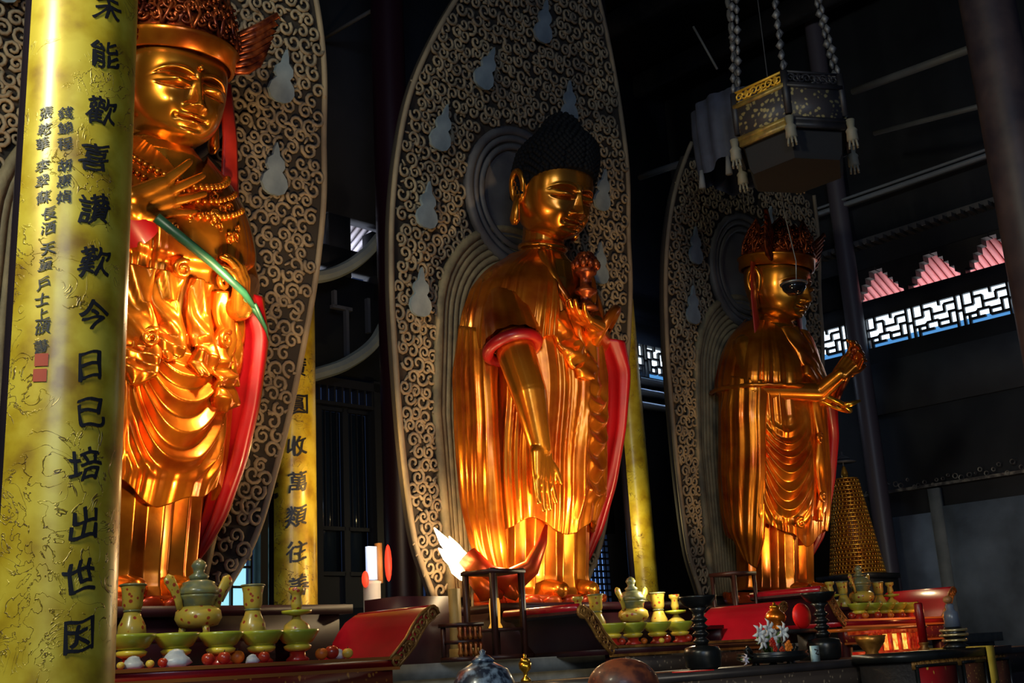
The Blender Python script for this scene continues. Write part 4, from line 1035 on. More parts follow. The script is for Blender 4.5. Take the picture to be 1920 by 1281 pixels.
# right table
TR = TOP+.13
riser(3.15, .62, .13, 'low dark bench on the right altar table below the golden pagoda', TR)
zr = TR+.13
for i, px in enumerate((1611, 1636, 1660, 1682, 1704)):
    dish(put(px, 1145, YD, TR), 'yellow-green footed dish on the right altar table, %s from its left end' % ORD[i], .86)
stick(put(1556, 1100, YV, zr), 'flowered candlestick at the left end of the right altar set', .95)
beaker(put(1579, 1100, YV, zr), 'flowered beaker vase left of the right censer', .95)
censer(put(1613, 1100, YV, zr), 'yellow-green censer in front of the golden pagoda', .95)
beaker(put(1646, 1100, YV, zr), 'flowered beaker vase right of the censer under the pagoda', .95)
stick(put(1668, 1100, YV, zr), 'flowered candlestick at the right end of the right altar set', .95)

# fruit, bags and packets among the dishes
orange = mat('orange_peel', (.80, .22, .02), (.60, .12, .01), rough=.45, scale=12); redf = mat('red_apple_skin', (.50, .015, .015), (.36, .05, .01), rough=.3, scale=8, coat=.3)
yelf = mat('yellow_fruit_skin', (.70, .50, .06), rough=.4); bagm = mat('white_plastic_bag', (.62, .66, .70), (.40, .44, .48), rough=.35, scale=9); leafm = mat('green_leaf', (.05, .16, .03), (.09, .22, .04), rough=.45, scale=8)
stemm = mat('brown_stem', (.08, .05, .02), rough=.7)
def fruit(kind, loc, r, label, group):
    t = thing(kind, loc, label, 'fruit', group)
    b = MB(); G_ = [(max(r*math.sin(a), .001), r - r*math.cos(a)*.92*(1-.10*G(a-math.pi, .4)) - r*.06) for a in np.linspace(0.02, math.pi-.02, 14)]
    b.lathe(G_, 18); b.build('fruit_flesh', {'orange': orange, 'apple': redf, 'pear': yelf}[kind], t)
    b = MB(); b.tube([(0, 0, r*1.80), (r*.1, 0, r*2.1)], r*.08, 5); b.build('stalk', stemm, t)
def bag(loc, s, label):
    b = MB(); rg = random.Random(int(s*1000)); n = 20; P = []
    for z, r in ((0, .95), (.22, 1.1), (.48, .95), (.68, .74), (.82, .62), (.95, .50), (1.05, .16)):
        P.append([(s*r*(1+.16*math.sin(a*3+z*9)+rg.uniform(-.13, .13))*math.cos(a), s*.8*r*(1+.16*math.sin(a*4+z*7))*math.sin(a), s*1.25*z) for a in np.linspace(0, 2*math.pi, n, endpoint=False)])
    b.grid(P, cv=True, caps=True); o = b.build('plastic_bag', bagm, None, loc, (0, 0, TH)); tag(o, label, 'bag', 'white bags among the offerings')
YF = -1.53
bag(put(250, 1250, YF, TOP), .048, 'small white plastic bag at the foot of the first dish beside the yellow board')
bag(put(330, 1240, YF, TOP), .068, 'large knotted white plastic bag before the second dish on the left altar table')
bag(put(473, 1245, YF, TOP), .036, 'tiny white plastic bag before the fourth dish on the left altar table')
for k_, px, py, r, lab in (('pear', 226, 1258, .020, 'pale yellow fruit at the left, beside the nearest yellow board'), ('pear', 281, 1255, .022, 'pale yellow fruit between the two white bags'), ('apple', 305, 1256, .026, 'reddish fruit left of the large white bag'),
                      ('apple', 390, 1246, .034, 'red fruit left of the third dish on the left altar table'), ('apple', 420, 1252, .036, 'red fruit in front of the third dish on the left altar table'), ('apple', 495, 1246, .032, 'red fruit in front of the fourth dish on the left altar table'), ('pear', 348, 1252, .020, 'small yellow fruit right of the large white bag')):
    fruit(k_, put(px, py, YF-.01, TOP), r, lab, 'fruit on the left altar table')
fruit('orange', put(445, 1205, YD-.01, TOP+.0), .040, 'orange between the third and fourth dishes on the left altar table', 'fruit on the left altar table')
for i, (px, k_, r, lab) in enumerate(((603, 'orange', .036, 'orange at the foot of the crimson upturned end, leftmost'), (622, 'apple', .042, 'red apple among wrappers before the crimson upturned end'), (652, 'pear', .032, 'pale fruit before the crimson upturned end, rightmost'))):
    fruit(k_, put(px, 1240, YF+.02, TOP), r, lab, 'fruit on the left altar table')
bag(put(634, 1225, YF+.12, TOP), .045, 'white wrapper heap on the slope of the crimson table end')
for i, (px, k_, r, lab) in enumerate(((1165, 'apple', .030, 'red fruit between the first two dishes of the middle table'), (1207, 'orange', .026, 'orange between the second and third dishes of the middle table'), (1250, 'apple', .034, 'red fruit between the third and fourth dishes of the middle table'), (1290, 'apple', .034, 'red fruit right of the fourth dish of the middle table'), (1240, 'pear', .022, 'yellow fruit in front of the third dish of the middle table'))):
    fruit(k_, put(px, 1195, YF if i == 4 else YD-.03, TOP), r, lab, 'fruit on the middle altar table')
for i, (px, k_, r, lab) in enumerate(((1598, 'apple', .034, 'red fruit left of the first dish on the right table'), (1624, 'orange', .032, 'orange between the first two dishes on the right table'), (1648, 'apple', .034, 'red fruit between the second and third dishes on the right table'), (1672, 'orange', .030, 'orange between the third and fourth dishes on the right table'), (1694, 'apple', .028, 'red fruit between the last two dishes on the right table'))):
    fruit(k_, put(px, 1165, YF, TR), r, lab, 'fruit on the right altar table')

# ------------------------------------------------------------------ things on and around the platform
# glazed lantern with a wooden frame
q = on_y(928, 1150, -1.02); zb = 1.22
t = thing('glass_lantern', W(q[0], -1.02, zb), 'square wooden lantern with glass sides and a candle, left of the middle altar table', 'lantern')
fr = mat('dark_red_lantern_wood', (.06, .018, .012), (.035, .012, .01), rough=.45, scale=5)
for sx in (-1, 1):
    for sy in (-1, 1):
        b = MB(); b.box((sx*.14, sy*.14, .32), (.017, .017, .30)); b.build('post', fr, t, smooth='auto')
b = MB(); b.box((0, 0, .60), (.165, .165, .014)); b.build('top_frame', fr, t, smooth='auto')
b = MB(); b.box((0, 0, .015), (.18, .18, .015)); b.box((0, 0, .20), (.155, .155, .010)); b.build('base_frame', fr, t, smooth='auto')
gl = bpy.data.materials.new('lantern_glass'); gl.use_nodes = True; gb = gl.node_tree.nodes['Principled BSDF']; gb.inputs['Transmission Weight'].default_value = 1; gb.inputs['Roughness'].default_value = .03; gb.inputs['IOR'].default_value = 1.1; gb.inputs['Base Color'].default_value = (1, .93, .75, 1)
for i in range(4):
    R = Matrix.Rotation(i*math.pi/2, 4, 'Z'); b = MB(); b.box((0, -.14, .40), (.123, .002, .19)); b.xform(R); b.build('glass_pane', gl, t, smooth=False)
b = MB(); b.lathe([(.045, .21), (.05, .22), (.035, .25), (.04, .38), (.033, .42), (.01, .42)], 20); b.build('candle_cup', mat('amber_glass_cup', (.75, .35, .05), rough=.2, emit=(1., .5, .08), estr=.8), t)
b = MB(); b.lathe([(.006, .42), (.014, .44), (.010, .465), (.001, .49)], 12); b.build('flame', mat('candle_flame', (1, .7, .2), emit=(1., .75, .25), estr=9.), t)
# glaring flame-shaped glass lamp against the lower left of the middle mandorla
zf = 1.63; q0 = on_y(884, 1092, .0)
t = thing('flame_lamp', W(q0[0], 0, zf), 'glaring white flame-shaped glass lamp against the lower left of the middle mandorla', 'lamp')
b = MB(); b.lathe([(.06, 0), (.06, .012), (.012, .02), (.012, q0[2]-zf-.02), (.04, q0[2]-zf), (.05, q0[2]-zf+.03)], 14); b.build('bracket', dark_wood, t)
hotm = mat('white_hot_glass', (1, .9, .7), emit=(1., .66, .30), estr=40.)
for px, py, r_ in ((814, 990, .050), (822, 1028, .052), (842, 1006, .056), (862, 1026, .052), (842, 1060, .056), (884, 1046, .042)):
    q = on_y(px, py, -.02); e = np.array([q[0]-q0[0], -.02, q[2]-zf]); s0 = np.array([0, 0, q0[2]-zf+.02]); m1 = s0 + (e-s0)*.45 + np.array([.02, -.01, -.01]); m2 = s0 + (e-s0)*.75
    b = MB(); b.tube([s0, m1, m2, e], [.025, r_, r_*.75, .004], 10); b.build('glass_flame', hotm, t)
# small carved stool with gilt balusters
t = thing('carved_stand', put(866, 1210, -1.18, 1.22), 'small dark red stand with gilt balusters, left of the glass lantern', 'stand')
b = MB(); b.box((0, 0, .235), (.115, .10, .012)); b.build('top', fr, t, smooth='auto'); b = MB(); b.box((0, 0, .015), (.11, .095, .015)); b.box((0, 0, .125), (.10, .085, .012)); b.build('shelf', fr, t, smooth='auto')
balm = mat('gilt_red_baluster', (.45, .16, .03), (.22, .03, .01), rough=.35, metal=.5, scale=14)
for tier, z in ((0, .03), (1, .137)):
    for i in range(5):
        b = MB(); x_ = -.09 + .045*i; b.lathe([(.010, z), (.019, z+.02), (.010, z+.05), (.017, z+.075), (.010, z+.09)], 10, c=(x_, -.085, 0)); b.build('baluster', balm, t)
for sx in (-1, 1):
    b = MB(); b.box((sx*.095, .075, .12), (.012, .012, .115)); b.build('leg', fr, t, smooth='auto')
# wooden prop and block at the foot of the middle mandorla
pw = mat('raw_yellow_wood', (.42, .30, .10), (.30, .20, .06), rough=.6, scale=6)
q = on_y(843, 1190, -.55)
o = MB().box((0, 0, .26), (.032, .032, .26)).build('wooden_prop', pw, None, W(q[0], -.62, 1.22), (0, 0, TH), smooth='auto'); tag(o, 'upright raw wooden prop below the edge of the middle mandorla', 'post')
o = MB().box((0, 0, .045), (.09, .07, .045)).build('wooden_block', pw, None, W(q[0]-.06, -.78, 1.22), (0, 0, TH), smooth='auto'); tag(o, 'raw wooden block on the grey stone ledge beside the prop', 'block')
# maroon cloth-covered cabinet behind the wooden prop
o = MB().box((0, 0, .24), (.26, .20, .24)).build('maroon_cabinet', maroon, None, W(-1.78, -.25, 1.22), (0, 0, TH), smooth='auto'); tag(o, 'dark maroon cabinet on the stone ledge left of the middle statue', 'cabinet')
# gilt cup
t = thing('gilt_cup', put(983, 1225, -1.98, 1.08), 'small gilt lidded cup in front of the maroon table end', 'cup')
b = MB(); b.lathe([(.03, 0), (.032, .01), (.012, .03), (.012, .05), (.036, .075), (.038, .11)], 20); b.build('bowl', gold_arm, t); b = MB(); b.lathe([(.038, .11), (.022, .135), (.008, .14), (.012, .155), (.001, .165)], 20); b.build('lid', gold_arm, t)
# long low front table carrying the black bronzes
FT = 1.08
t = thing('front_table', W(.80, -2.29), 'long low dark table in front of the altars carrying black bronze candlesticks', 'table')
b = MB(); b.box((0, 0, FT-.025), (3.30, .40, .025)); b.build('table_top', mat('near_black_table', (.016, .015, .018), (.03, .026, .026), rough=.35, scale=4), t, smooth='auto')
b = MB(); b.box((0, -.37, FT-.13), (3.25, .02, .08)); b.build('apron', dark_apron, t, smooth='auto')
for sx in (-1, 1):
    for sy in (-1, 1):
        b = MB(); b.box((sx*3.2, sy*.34, (FT-.05)/2), (.05, .05, (FT-.05)/2)); b.build('leg', dark_wood, t, smooth='auto')
def big_stick(loc, label, s):
    t = thing('bronze_candlestick', loc, label, 'candlestick', 'tall black bronze candlesticks')
    b = MB(); b.lathe([(.095*s, 0), (.125*s, .02*s), (.135*s, .12*s), (.12*s, .155*s), (.05*s, .17*s)], 32); b.build('base', black_br, t)
    pr = [(.045*s, .17*s)]
    for i in range(4): z = .185+.05*i; pr += [(.05*s, z*s), (.062*s, (z+.012)*s), (.05*s, (z+.024)*s), (.036*s, (z+.037)*s)]
    pr += [(.04*s, .40*s), (.07*s, .43*s)]
    b = MB(); b.lathe(pr, 28); b.build('stem', black_br, t)
    b = MB(); b.lathe([(.05*s, .425*s), (.10*s, .45*s), (.135*s, .50*s), (.14*s, .515*s), (.12*s, .515*s), (.03*s, .46*s)], 32); b.build('cup', black_br, t)
    return t
def hand_px(px, py, y): return on_y(px, py, y)
big_stick(put(1318, 1235, -2.32, FT), 'tall black bronze candlestick right of the middle altar dishes', .92)
big_stick(put(1546, 1215, -2.22, FT), 'tall black bronze candlestick left of the glowing red lamp box', .98)
# incense burner with bouquet
t = thing('bronze_censer', put(1452, 1262, -2.36, FT), 'wide black bronze censer with curved rim below the lilies', 'incense burner')
b = MB(); b.lathe([(.10, .015), (.20, .02), (.25, .045), (.25, .06), (.235, .072), (.25, .085), (.24, .085), (.21, .07), (.02, .05)], 40); b.build('bowl', black_br, t)
for q in (-1, 1):
    b = MB(); b.tube([(q*.24, 0, .06), (q*.30, 0, .075), (q*.32, 0, .11), (q*.29, 0, .125), (q*.25, 0, .09)], .014, 10); b.build('handle', black_br, t)
for a in (.6, 2.7, 4.7):
    b = MB(); b.lathe([(.03, 0), (.022, .012), (.035, .035)], 14, c=(.14*math.cos(a), .14*math.sin(a), 0)); b.build('foot', black_br, t)
t = thing('flower_arrangement', put(1450, 1262, -2.36, FT+.055), 'bouquet of white lilies with red and orange blooms above the black censer', 'flowers')
petal = mat('white_lily_petal', (.72, .78, .80), (.60, .66, .70), rough=.5, scale=6)
ctr = on_y(1450, 1200, -2.36)
for i, (px, py, ry) in enumerate(((1428, 1188, .2), (1447, 1180, -.3), (1476, 1185, .4), (1440, 1200, 1.), (1462, 1196, .0), (1490, 1232, .7), (1415, 1236, .3), (1505, 1240, -.4))):
    q = on_y(px, py, -2.40)
    dx, dz = q[0]-ctr[0], q[2]-(FT+.055)
    b = MB()
    for k_ in range(6):
        a = k_*math.pi/3 + ry; P_ = [(0, 0, 0), (.030*math.cos(a), -.03, .030*math.sin(a)), (.062*math.cos(a), -.035, .062*math.sin(a)), (.085*math.cos(a), -.015, .085*math.sin(a))]
        sc_ = .9 if i < 5 else .45
        b.tube([(dx+x*sc_, y-.03+.01*i, dz+z*sc_) for x, y, z in P_], [.006*sc_, .019*sc_, .016*sc_, .002], 6, flat=(.35, 1), up=(0, 1, 0))
    fl = b.build('lily_flower' if i < 5 else 'small_white_bloom', petal if i < 5 else mat('lilac_bloom', (.45, .46, .60), rough=.6), t)
    b = MB(); b.tube([(0, 0, .0), (dx*.6, 0, dz*.6), (dx, -.02+.01*i, dz)], .006, 5); b.build('flower_stem', leafm, t)
for i, (px, py, r, mm) in enumerate(((1455, 1205, .030, redf), (1485, 1212, .036, orange), (1473, 1221, .028, redf), (1460, 1216, .022, redf))):
    q = on_y(px, py, -2.46); b = MB()
    for k_ in range(14):
        a = k_*2.4; rr = r*math.sqrt(k_/14); b.ball((q[0]-ctr[0]+rr*math.cos(a), -.10, q[2]-FT-.055+rr*math.sin(a)), (r*.42, r*.3, r*.42), 8)
    b.build('round_bloom', mm, t)
b = MB()
for i in range(16):
    a = -1.1 + i*.147; L_ = random.uniform(.12, .2); b.tube([(.03*math.sin(a), .02, .02), (.6*L_*math.sin(a*1.5), random.uniform(-.03, .03), .06+L_*.5*math.cos(a)), (L_*math.sin(a*1.5), random.uniform(-.06, .04), .03+L_*.75*math.cos(a))], [.008, .020, .002], 6, flat=(.3, 1))
b.build('leaves', leafm, t)
# red mat and small packet
o = MB().box((0, 0, .003), (.12, .07, .003)).build('red_mat', mat('red_paper', (.55, .012, .012), rough=.5), None, put(1300, 1262, -2.60, FT), (0, 0, TH), smooth=False); tag(o, 'flat red paper mat at the foot of the left black candlestick', 'mat')
t = thing('printed_packet', put(1528, 1225, -2.45, FT), 'small pale blue printed packet left of the second black candlestick', 'packet')
b = MB(); b.box((0, 0, .055), (.042, .012, .055)); b.build('box', mat('pale_blue_card', (.40, .60, .66), rough=.5), t, smooth='auto')
b = MB(); b.tube([(-.022, -.014, .085), (.02, -.014, .078), (-.012, -.014, .055), (.024, -.014, .048)], .005, 5); b.build('printed_mark', ink, t)
# gilt gourd jar with green sprig on the middle-right table, red cushion
ST = FT+.24; q = on_y(1478, 1180, -2.02)
t = thing('small_stand', W(q[0], -2.02, FT), 'small dark stand on the front table under the gilt jar and red cushion', 'stand')
b = MB(); b.box((0, 0, .225), (.30, .09, .015)); b.build('top', dark_wood, t, smooth='auto')
for sx in (-1, 1): b = MB(); b.box((sx*.26, 0, .105), (.02, .08, .105)); b.build('support', dark_wood, t, smooth='auto')
t = thing('gilt_jar', put(1456, 1175, -2.02, ST), 'round gilt jar behind the lilies, left of the bright red cushion', 'jar')
b = MB(); b.lathe([(.04, 0), (.055, .012), (.035, .03), (.075, .07), (.082, .10), (.06, .135), (.035, .15), (.04, .165)], 28); b.build('body', gold, t)
b = MB(); b.lathe([(.04, .165), (.035, .18), (.010, .19), (.012, .20), (.001, .21)], 20); b.build('lid', gold_arm, t)
b = MB(); b.ball((0, 0, .10), (.115, .045, .10), 20); o = b.build('red_cushion', mat('bright_red_satin', (.80, .006, .006), rough=.5), None, put(1505, 1170, -2.02, ST), (0, 0, TH)); tag(o, 'bright red satin cushion right of the gilt jar', 'cushion')
# dark framed glass case before the right statue
q = on_y(1401, 1090, -.95)
t = thing('glass_case', W(q[0], -.80, 1.22), 'dark framed glass case at the feet of the right statue', 'lantern')
for sx in (-1, 1):
    for sy in (-1, 1):
        b = MB(); b.box((sx*.155, sy*.12, .32), (.014, .014, .32)); b.build('post', fr, t, smooth='auto')
b = MB(); b.box((0, 0, .64), (.175, .14, .016)); b.build('top_frame', fr, t, smooth='auto'); b = MB(); b.box((0, 0, .01), (.175, .14, .01)); b.build('base_frame', fr, t, smooth='auto')
b = MB(); b.box((0, -.12, .33), (.14, .002, .30)); b.build('glass_pane', gl, t, smooth=False)
# glowing red lamp box in front of the right table
q = on_y(1640, 1188, -2.02); lh = .19
t = thing('lamp_box', W(q[0], -2.12, FT), 'glowing red and amber lamp box in front of the right altar table', 'lamp')
redf2 = mat('glowing_red_panel', (.6, .02, .01), rough=.4, emit=(1., .05, .01), estr=.30); amb = mat('glowing_amber_pane', (.8, .4, .05), rough=.4, emit=(1., .42, .06), estr=1.2)
for M_ in (redf2, amb):
    nt_ = M_.node_tree; b_ = nt_.nodes['Principled BSDF']; tc_ = nt_.nodes.new('ShaderNodeTexCoord'); n_1 = nt_.nodes.new('ShaderNodeTexNoise'); n_1.inputs['Scale'].default_value = 22; nt_.links.new(tc_.outputs['Object'], n_1.inputs['Vector'])
    r_1 = nt_.nodes.new('ShaderNodeValToRGB'); r_1.color_ramp.elements[0].position = .35; r_1.color_ramp.elements[1].position = .68; r_1.color_ramp.elements[0].color = (.35, .008, .004, 1) if M_ is redf2 else (1., .16, .015, 1); r_1.color_ramp.elements[1].color = (1., .14, .02, 1) if M_ is redf2 else (1., .75, .14, 1)
    nt_.links.new(n_1.outputs['Fac'], r_1.inputs[0]); nt_.links.new(r_1.outputs[0], b_.inputs['Emission Color'])
b = MB(); b.box((0, 0, .02), (.42, .09, .02)); b.build('base', redf2, t, smooth='auto'); b = MB(); b.box((0, 0, lh), (.44, .10, .014)); b.build('top', redf2, t, smooth='auto')
for i in range(6):
    b = MB(); b.box((-.40+.16*i, -.08, lh/2+.01), (.016, .012, lh/2-.02)); b.build('bar', redf2, t, smooth='auto')
for i in range(5):
    b = MB(); b.box((-.32+.16*i, -.06, lh/2+.01), (.062, .006, lh/2-.03)); b.build('pane', amb if 0 < i < 4 else redf2, t, smooth=False)
o = MB().box((0, 0, .012), (.62, .13, .012)).build('offering_shelf', mat('orange_lacquer_shelf', (.50, .12, .015), rough=.35, coat=.3), None, W(q[0]-.05, -2.08, FT+lh+.014), (0, 0, TH), smooth='auto'); tag(o, 'orange lacquered shelf lying on the glowing lamp box', 'shelf')
# red pillar candle
t = thing('pillar_candle', put(1731, 1200, -2.25, FT), 'tall red pillar candle right of the glowing lamp box', 'candle')
b = MB(); b.lathe([(.06, 0), (.065, .02), (.03, .05), (.045, .075), (.045, .085)], 20); b.build('holder', gold_edge, t); b = MB(); b.lathe([(.036, .085), (.038, .40), (.03, .415), (.002, .41)], 20); b.build('wax', red_lacq, t); b = MB(); b.tube([(0, 0, .405), (.003, 0, .43)], .003, 5); b.build('wick', ink, t)
# carved front cabinet at the right edge
q = on_y(1775, 1250, -3.0)
t = thing('carved_cabinet', W(q[0], -2.93), 'carved red and gold cabinet with a yellow cloth strip, bottom right', 'cabinet')
cw, chh = .78, 1.11
b = MB(); b.box((0, 0, chh-.03), (cw+.04, .22, .03)); b.build('top', black_br, t, smooth='auto')
b = MB(); b.box((0, .0, (chh-.06)/2), (cw, .19, (chh-.06)/2)); b.build('body', dark_wood, t, smooth='auto')
red_pan = two_tone('red_panel_gold_scrolls', (.62, .42, .06), (.30, .008, .012), scale=13., thr=.17, soft=.05, rough=.4, distort=.08)
br_pan = two_tone('brown_panel_carving', (.36, .20, .05), (.10, .03, .015), scale=30., thr=.20, soft=.06, rough=.5, distort=.04)
for x_, w_, mm in ((-.42, .29, red_pan), (.16, .17, br_pan), (.63, .12, br_pan)):
    b = MB(); b.box((x_, -.197, chh-.30), (w_, .008, .20)); b.build('carved_panel', mm, t, smooth='auto')
    b = MB()
    for (dx, dz, hx, hz) in ((0, .205, w_+.012, .010), (0, -.205, w_+.012, .010), (w_+.006, 0, .008, .2), (-w_-.006, 0, .008, .2)): b.box((x_+dx, -.203, chh-.30+dz), (hx, .012, hz))
    b.build('panel_frame', black_br, t, smooth='auto')
b = MB(); b.box((0, -.193, chh-.085), (cw-.02, .006, .03))
for i in range(21): P_, R_ = spiral((-.72+.072*i, -.195, chh-.085), .024, 1.2, i, .008, (-1)**i); b.tube(P_, R_, 5)
b.build('frieze', gold_edge, t)
yc = mat('yellow_cloth', (.66, .47, .05), (.52, .35, .03), rough=.7, scale=8)
b = MB(); b.box((.42, -.0, chh+.004), (.062, .225, .004)); b.box((.42, -.228, chh-.27), (.062, .004, .275)); o = b.build('cloth_strip', yc, None, W(q[0], -2.93), (0, 0, TH), smooth='auto'); tag(o, 'yellow cloth strip hanging over the front of the carved cabinet', 'cloth')
b = MB(); b.tube([(-.012, -.234, chh-.26), (.012, -.234, chh-.27), (-.006, -.234, chh-.31)], .007, 5); b.tube([(0.008, -.234, chh-.245), (0.004, -.234, chh-.30)], .006, 5); b.xform(Matrix.Translation((.42, 0, 0))); b.build('ink_mark', ink, o)
jr = put(1790, 1200, -2.91, chh)
t = thing('oil_lamp', jr, 'dark lidded oil lamp with brass rings standing on the carved cabinet', 'lamp')
b = MB(); b.lathe([(.09, 0), (.10, .015), (.06, .04), (.055, .06), (.085, .09), (.09, .13), (.06, .16)], 28); b.build('body', black_br, t)
for z, r in ((.06, .085), (.10, .10), (.135, .095)): b = MB(); b.tube([(r*math.cos(a), r*math.sin(a), z) for a in np.linspace(0, 2*math.pi, 30)[:-1]], .010, 8, closed=True); b.build('brass_ring', mat('pale_brass', (.62, .52, .28), rough=.3, metal=.8), t)
b = MB(); b.lathe([(.06, .16), (.052, .27), (.03, .29), (.035, .32), (.02, .335)], 24); b.build('neck', mat('grey_blue_glaze', (.10, .13, .19), rough=.3), t)
b = MB(); b.ball((-.02, 0, .365), (.036, .036, .03), 12); b.build('top_knob', mat('brown_knob', (.30, .14, .05), rough=.4), t)
# gilt bowl, wooden fish and marbled jar in the foreground
b = MB(); b.lathe([(.05, 0), (.06, .015), (.045, .04), (.10, .11), (.115, .16), (.10, .16), (.03, .05)], 24); o = b.build('gilt_bowl', mat('old_gilt_bowl', (.50, .24, .04), (.22, .09, .02), rough=.35, metal=.7, scale=10), None, put(1640, 1262, -2.62, FT), (0, 0, TH)); tag(o, 'old gilt bowl below the glowing lamp box', 'bowl')
P = at(1170, 1300, 5.2)
t = thing('wooden_fish_drum', (P[0], P[1], .945), 'mottled brown wooden temple block, only its round top in view at the bottom', 'drum')
b = MB(); b.ball((0, 0, .13), (.160, .15, .115), 32); b.build('body', mat('mottled_red_brown_wood', (.22, .055, .02), (.07, .018, .012), rough=.5, scale=18, coat=.1, lo=.4, hi=.6), t)
b = MB(); b.tube([(.15*math.cos(a), -.005, .13+.112*math.sin(a)) for a in np.linspace(-.3, 1.4, 20)], .010, 8); b.build('slit_rim', mat('dark_slit', (.03, .012, .01), rough=.5), t)
b = MB(); b.lathe([(.16, 0), (.18, .01), (.17, .05), (.10, .06)], 28); b.build('cushion_ring', mat('dark_red_cushion', (.12, .01, .012), rough=.8), t)
P2 = at(908, 1300, 5.6)
t = thing('marbled_jar', (P2[0], P2[1], .92), 'round dark blue marbled jar at the bottom centre, before the grey ledge', 'jar')
mb_ = mat('blue_black_marbling', (.16, .22, .30), (.012, .018, .035), rough=.35, scale=26., coat=.3, lo=.45, hi=.62)
b = MB(); b.lathe([(.07, 0), (.11, .03), (.150, .11), (.150, .18), (.115, .25), (.05, .285)], 36); b.build('body', mb_, t)
b = MB(); b.lathe([(.05, .285), (.055, .295), (.03, .315), (.012, .32), (.016, .335), (.001, .345)], 24); b.build('lid', mb_, t)
o = MB().box((0, 0, .45), (.75, .35, .45)).box((0, 0, .91), (.80, .38, .02)).build('prayer_table', mat('black_prayer_table', (.012, .012, .014), rough=.5), None, (P[0]-.22, P[1]+.15, 0), (0, 0, .25), smooth='auto'); tag(o, 'black prayer table below the frame, under the marbled jar and temple block', 'table')
# white electric candle by the doors
q = on_y(697, 1090, .9)
t = thing('electric_candle', W(q[0], .9, 1.22), 'tall white electric candle with red lamps, in front of the dark doors', 'lamp')
b = MB(); b.lathe([(.09, 0), (.10, .02), (.075, .05), (.075, .68), (.085, .70), (.06, .71)], 24); b.build('tube', mat('milky_white_tube', (.60, .62, .70), rough=.35), t)
b = MB(); b.box((.0, -.0, .86), (.045, .02, .14)); b.build('light_panel', mat('cold_light_panel', (.7, .8, 1.), emit=(.50, .68, 1.), estr=.9), t, smooth='auto')
rl_ = mat('glowing_red_lamp', (.7, .03, .02), emit=(1., .06, .02), estr=.9)
for dx, z, h in ((-.09, .72, .07), (.16, .86, .16)):
    b = MB(); b.ball((dx, -.03, z), (.032, .032, h), 14); b.build('red_lamp', rl_, t)
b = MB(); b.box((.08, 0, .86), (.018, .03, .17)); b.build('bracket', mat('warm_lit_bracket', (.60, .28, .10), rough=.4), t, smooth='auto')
# golden pagoda of tiny niches on a stand
q = on_y(1608, 1075, .2); zb = 1.98
t = thing('pagoda', W(q[0], .2, zb), 'golden conical pagoda of tiny tiered niches on a dark stand at right', 'pagoda')
pg = mat('pagoda_gilding', (.80, .45, .06), (.50, .18, .02), rough=.33, metal=.75, scale=18.)
pb = mat('pagoda_recess', (.16, .05, .01), rough=.5, metal=.4)
H_ = 1.16; nr = 24; b = MB(); c_ = MB(); d_ = MB()
c_.lathe([(.32, 0), (.145, H_)], 40)
for i in range(nr):
    z = H_*i/nr; r = .33 - .18*i/nr
    b.tube([(r*math.cos(a), r*math.sin(a), z+.010) for a in np.linspace(0, 2*math.pi, 41)[:-1]], .012, 6, closed=True)
    cnt = int(2*math.pi*r/.046)
    for j in range(cnt): a = j*2*math.pi/cnt + i*.4; d_.ball((r*.985*math.cos(a), r*.985*math.sin(a), z+.033), (.013, .013, .018), 6)
b.lathe([(.145, H_), (.155, H_+.015), (.04, H_+.03), (.045, H_+.08), (.02, H_+.16), (.002, H_+.19)], 24)
c_.build('core', pb, t); b.build('tier_rings', pg, t); tag(d_.build('niches', pg, t), kind='stuff')
b = MB()
for s in (1., .6): b.lathe([(.16*s, H_+.26-.1*(s-.6)), (.15*s, H_+.27-.1*(s-.6)), (.02, H_+.31-.1*(s-.6))], 20)
b.tube([(0, 0, H_+.15), (0, 0, H_+.36)], .01, 6); b.build('canopy_finial', mat('dim_grey_finial', (.09, .09, .10), rough=.5), t)
o = MB().box((0, 0, .37), (.36, .33, .37)).box((0, 0, .73), (.38, .35, .03)).build('pagoda_stand', dark_wood, None, W(q[0], .2, 1.22), (0, 0, TH), smooth='auto'); tag(o, 'dark square stand under the golden pagoda', 'stand')

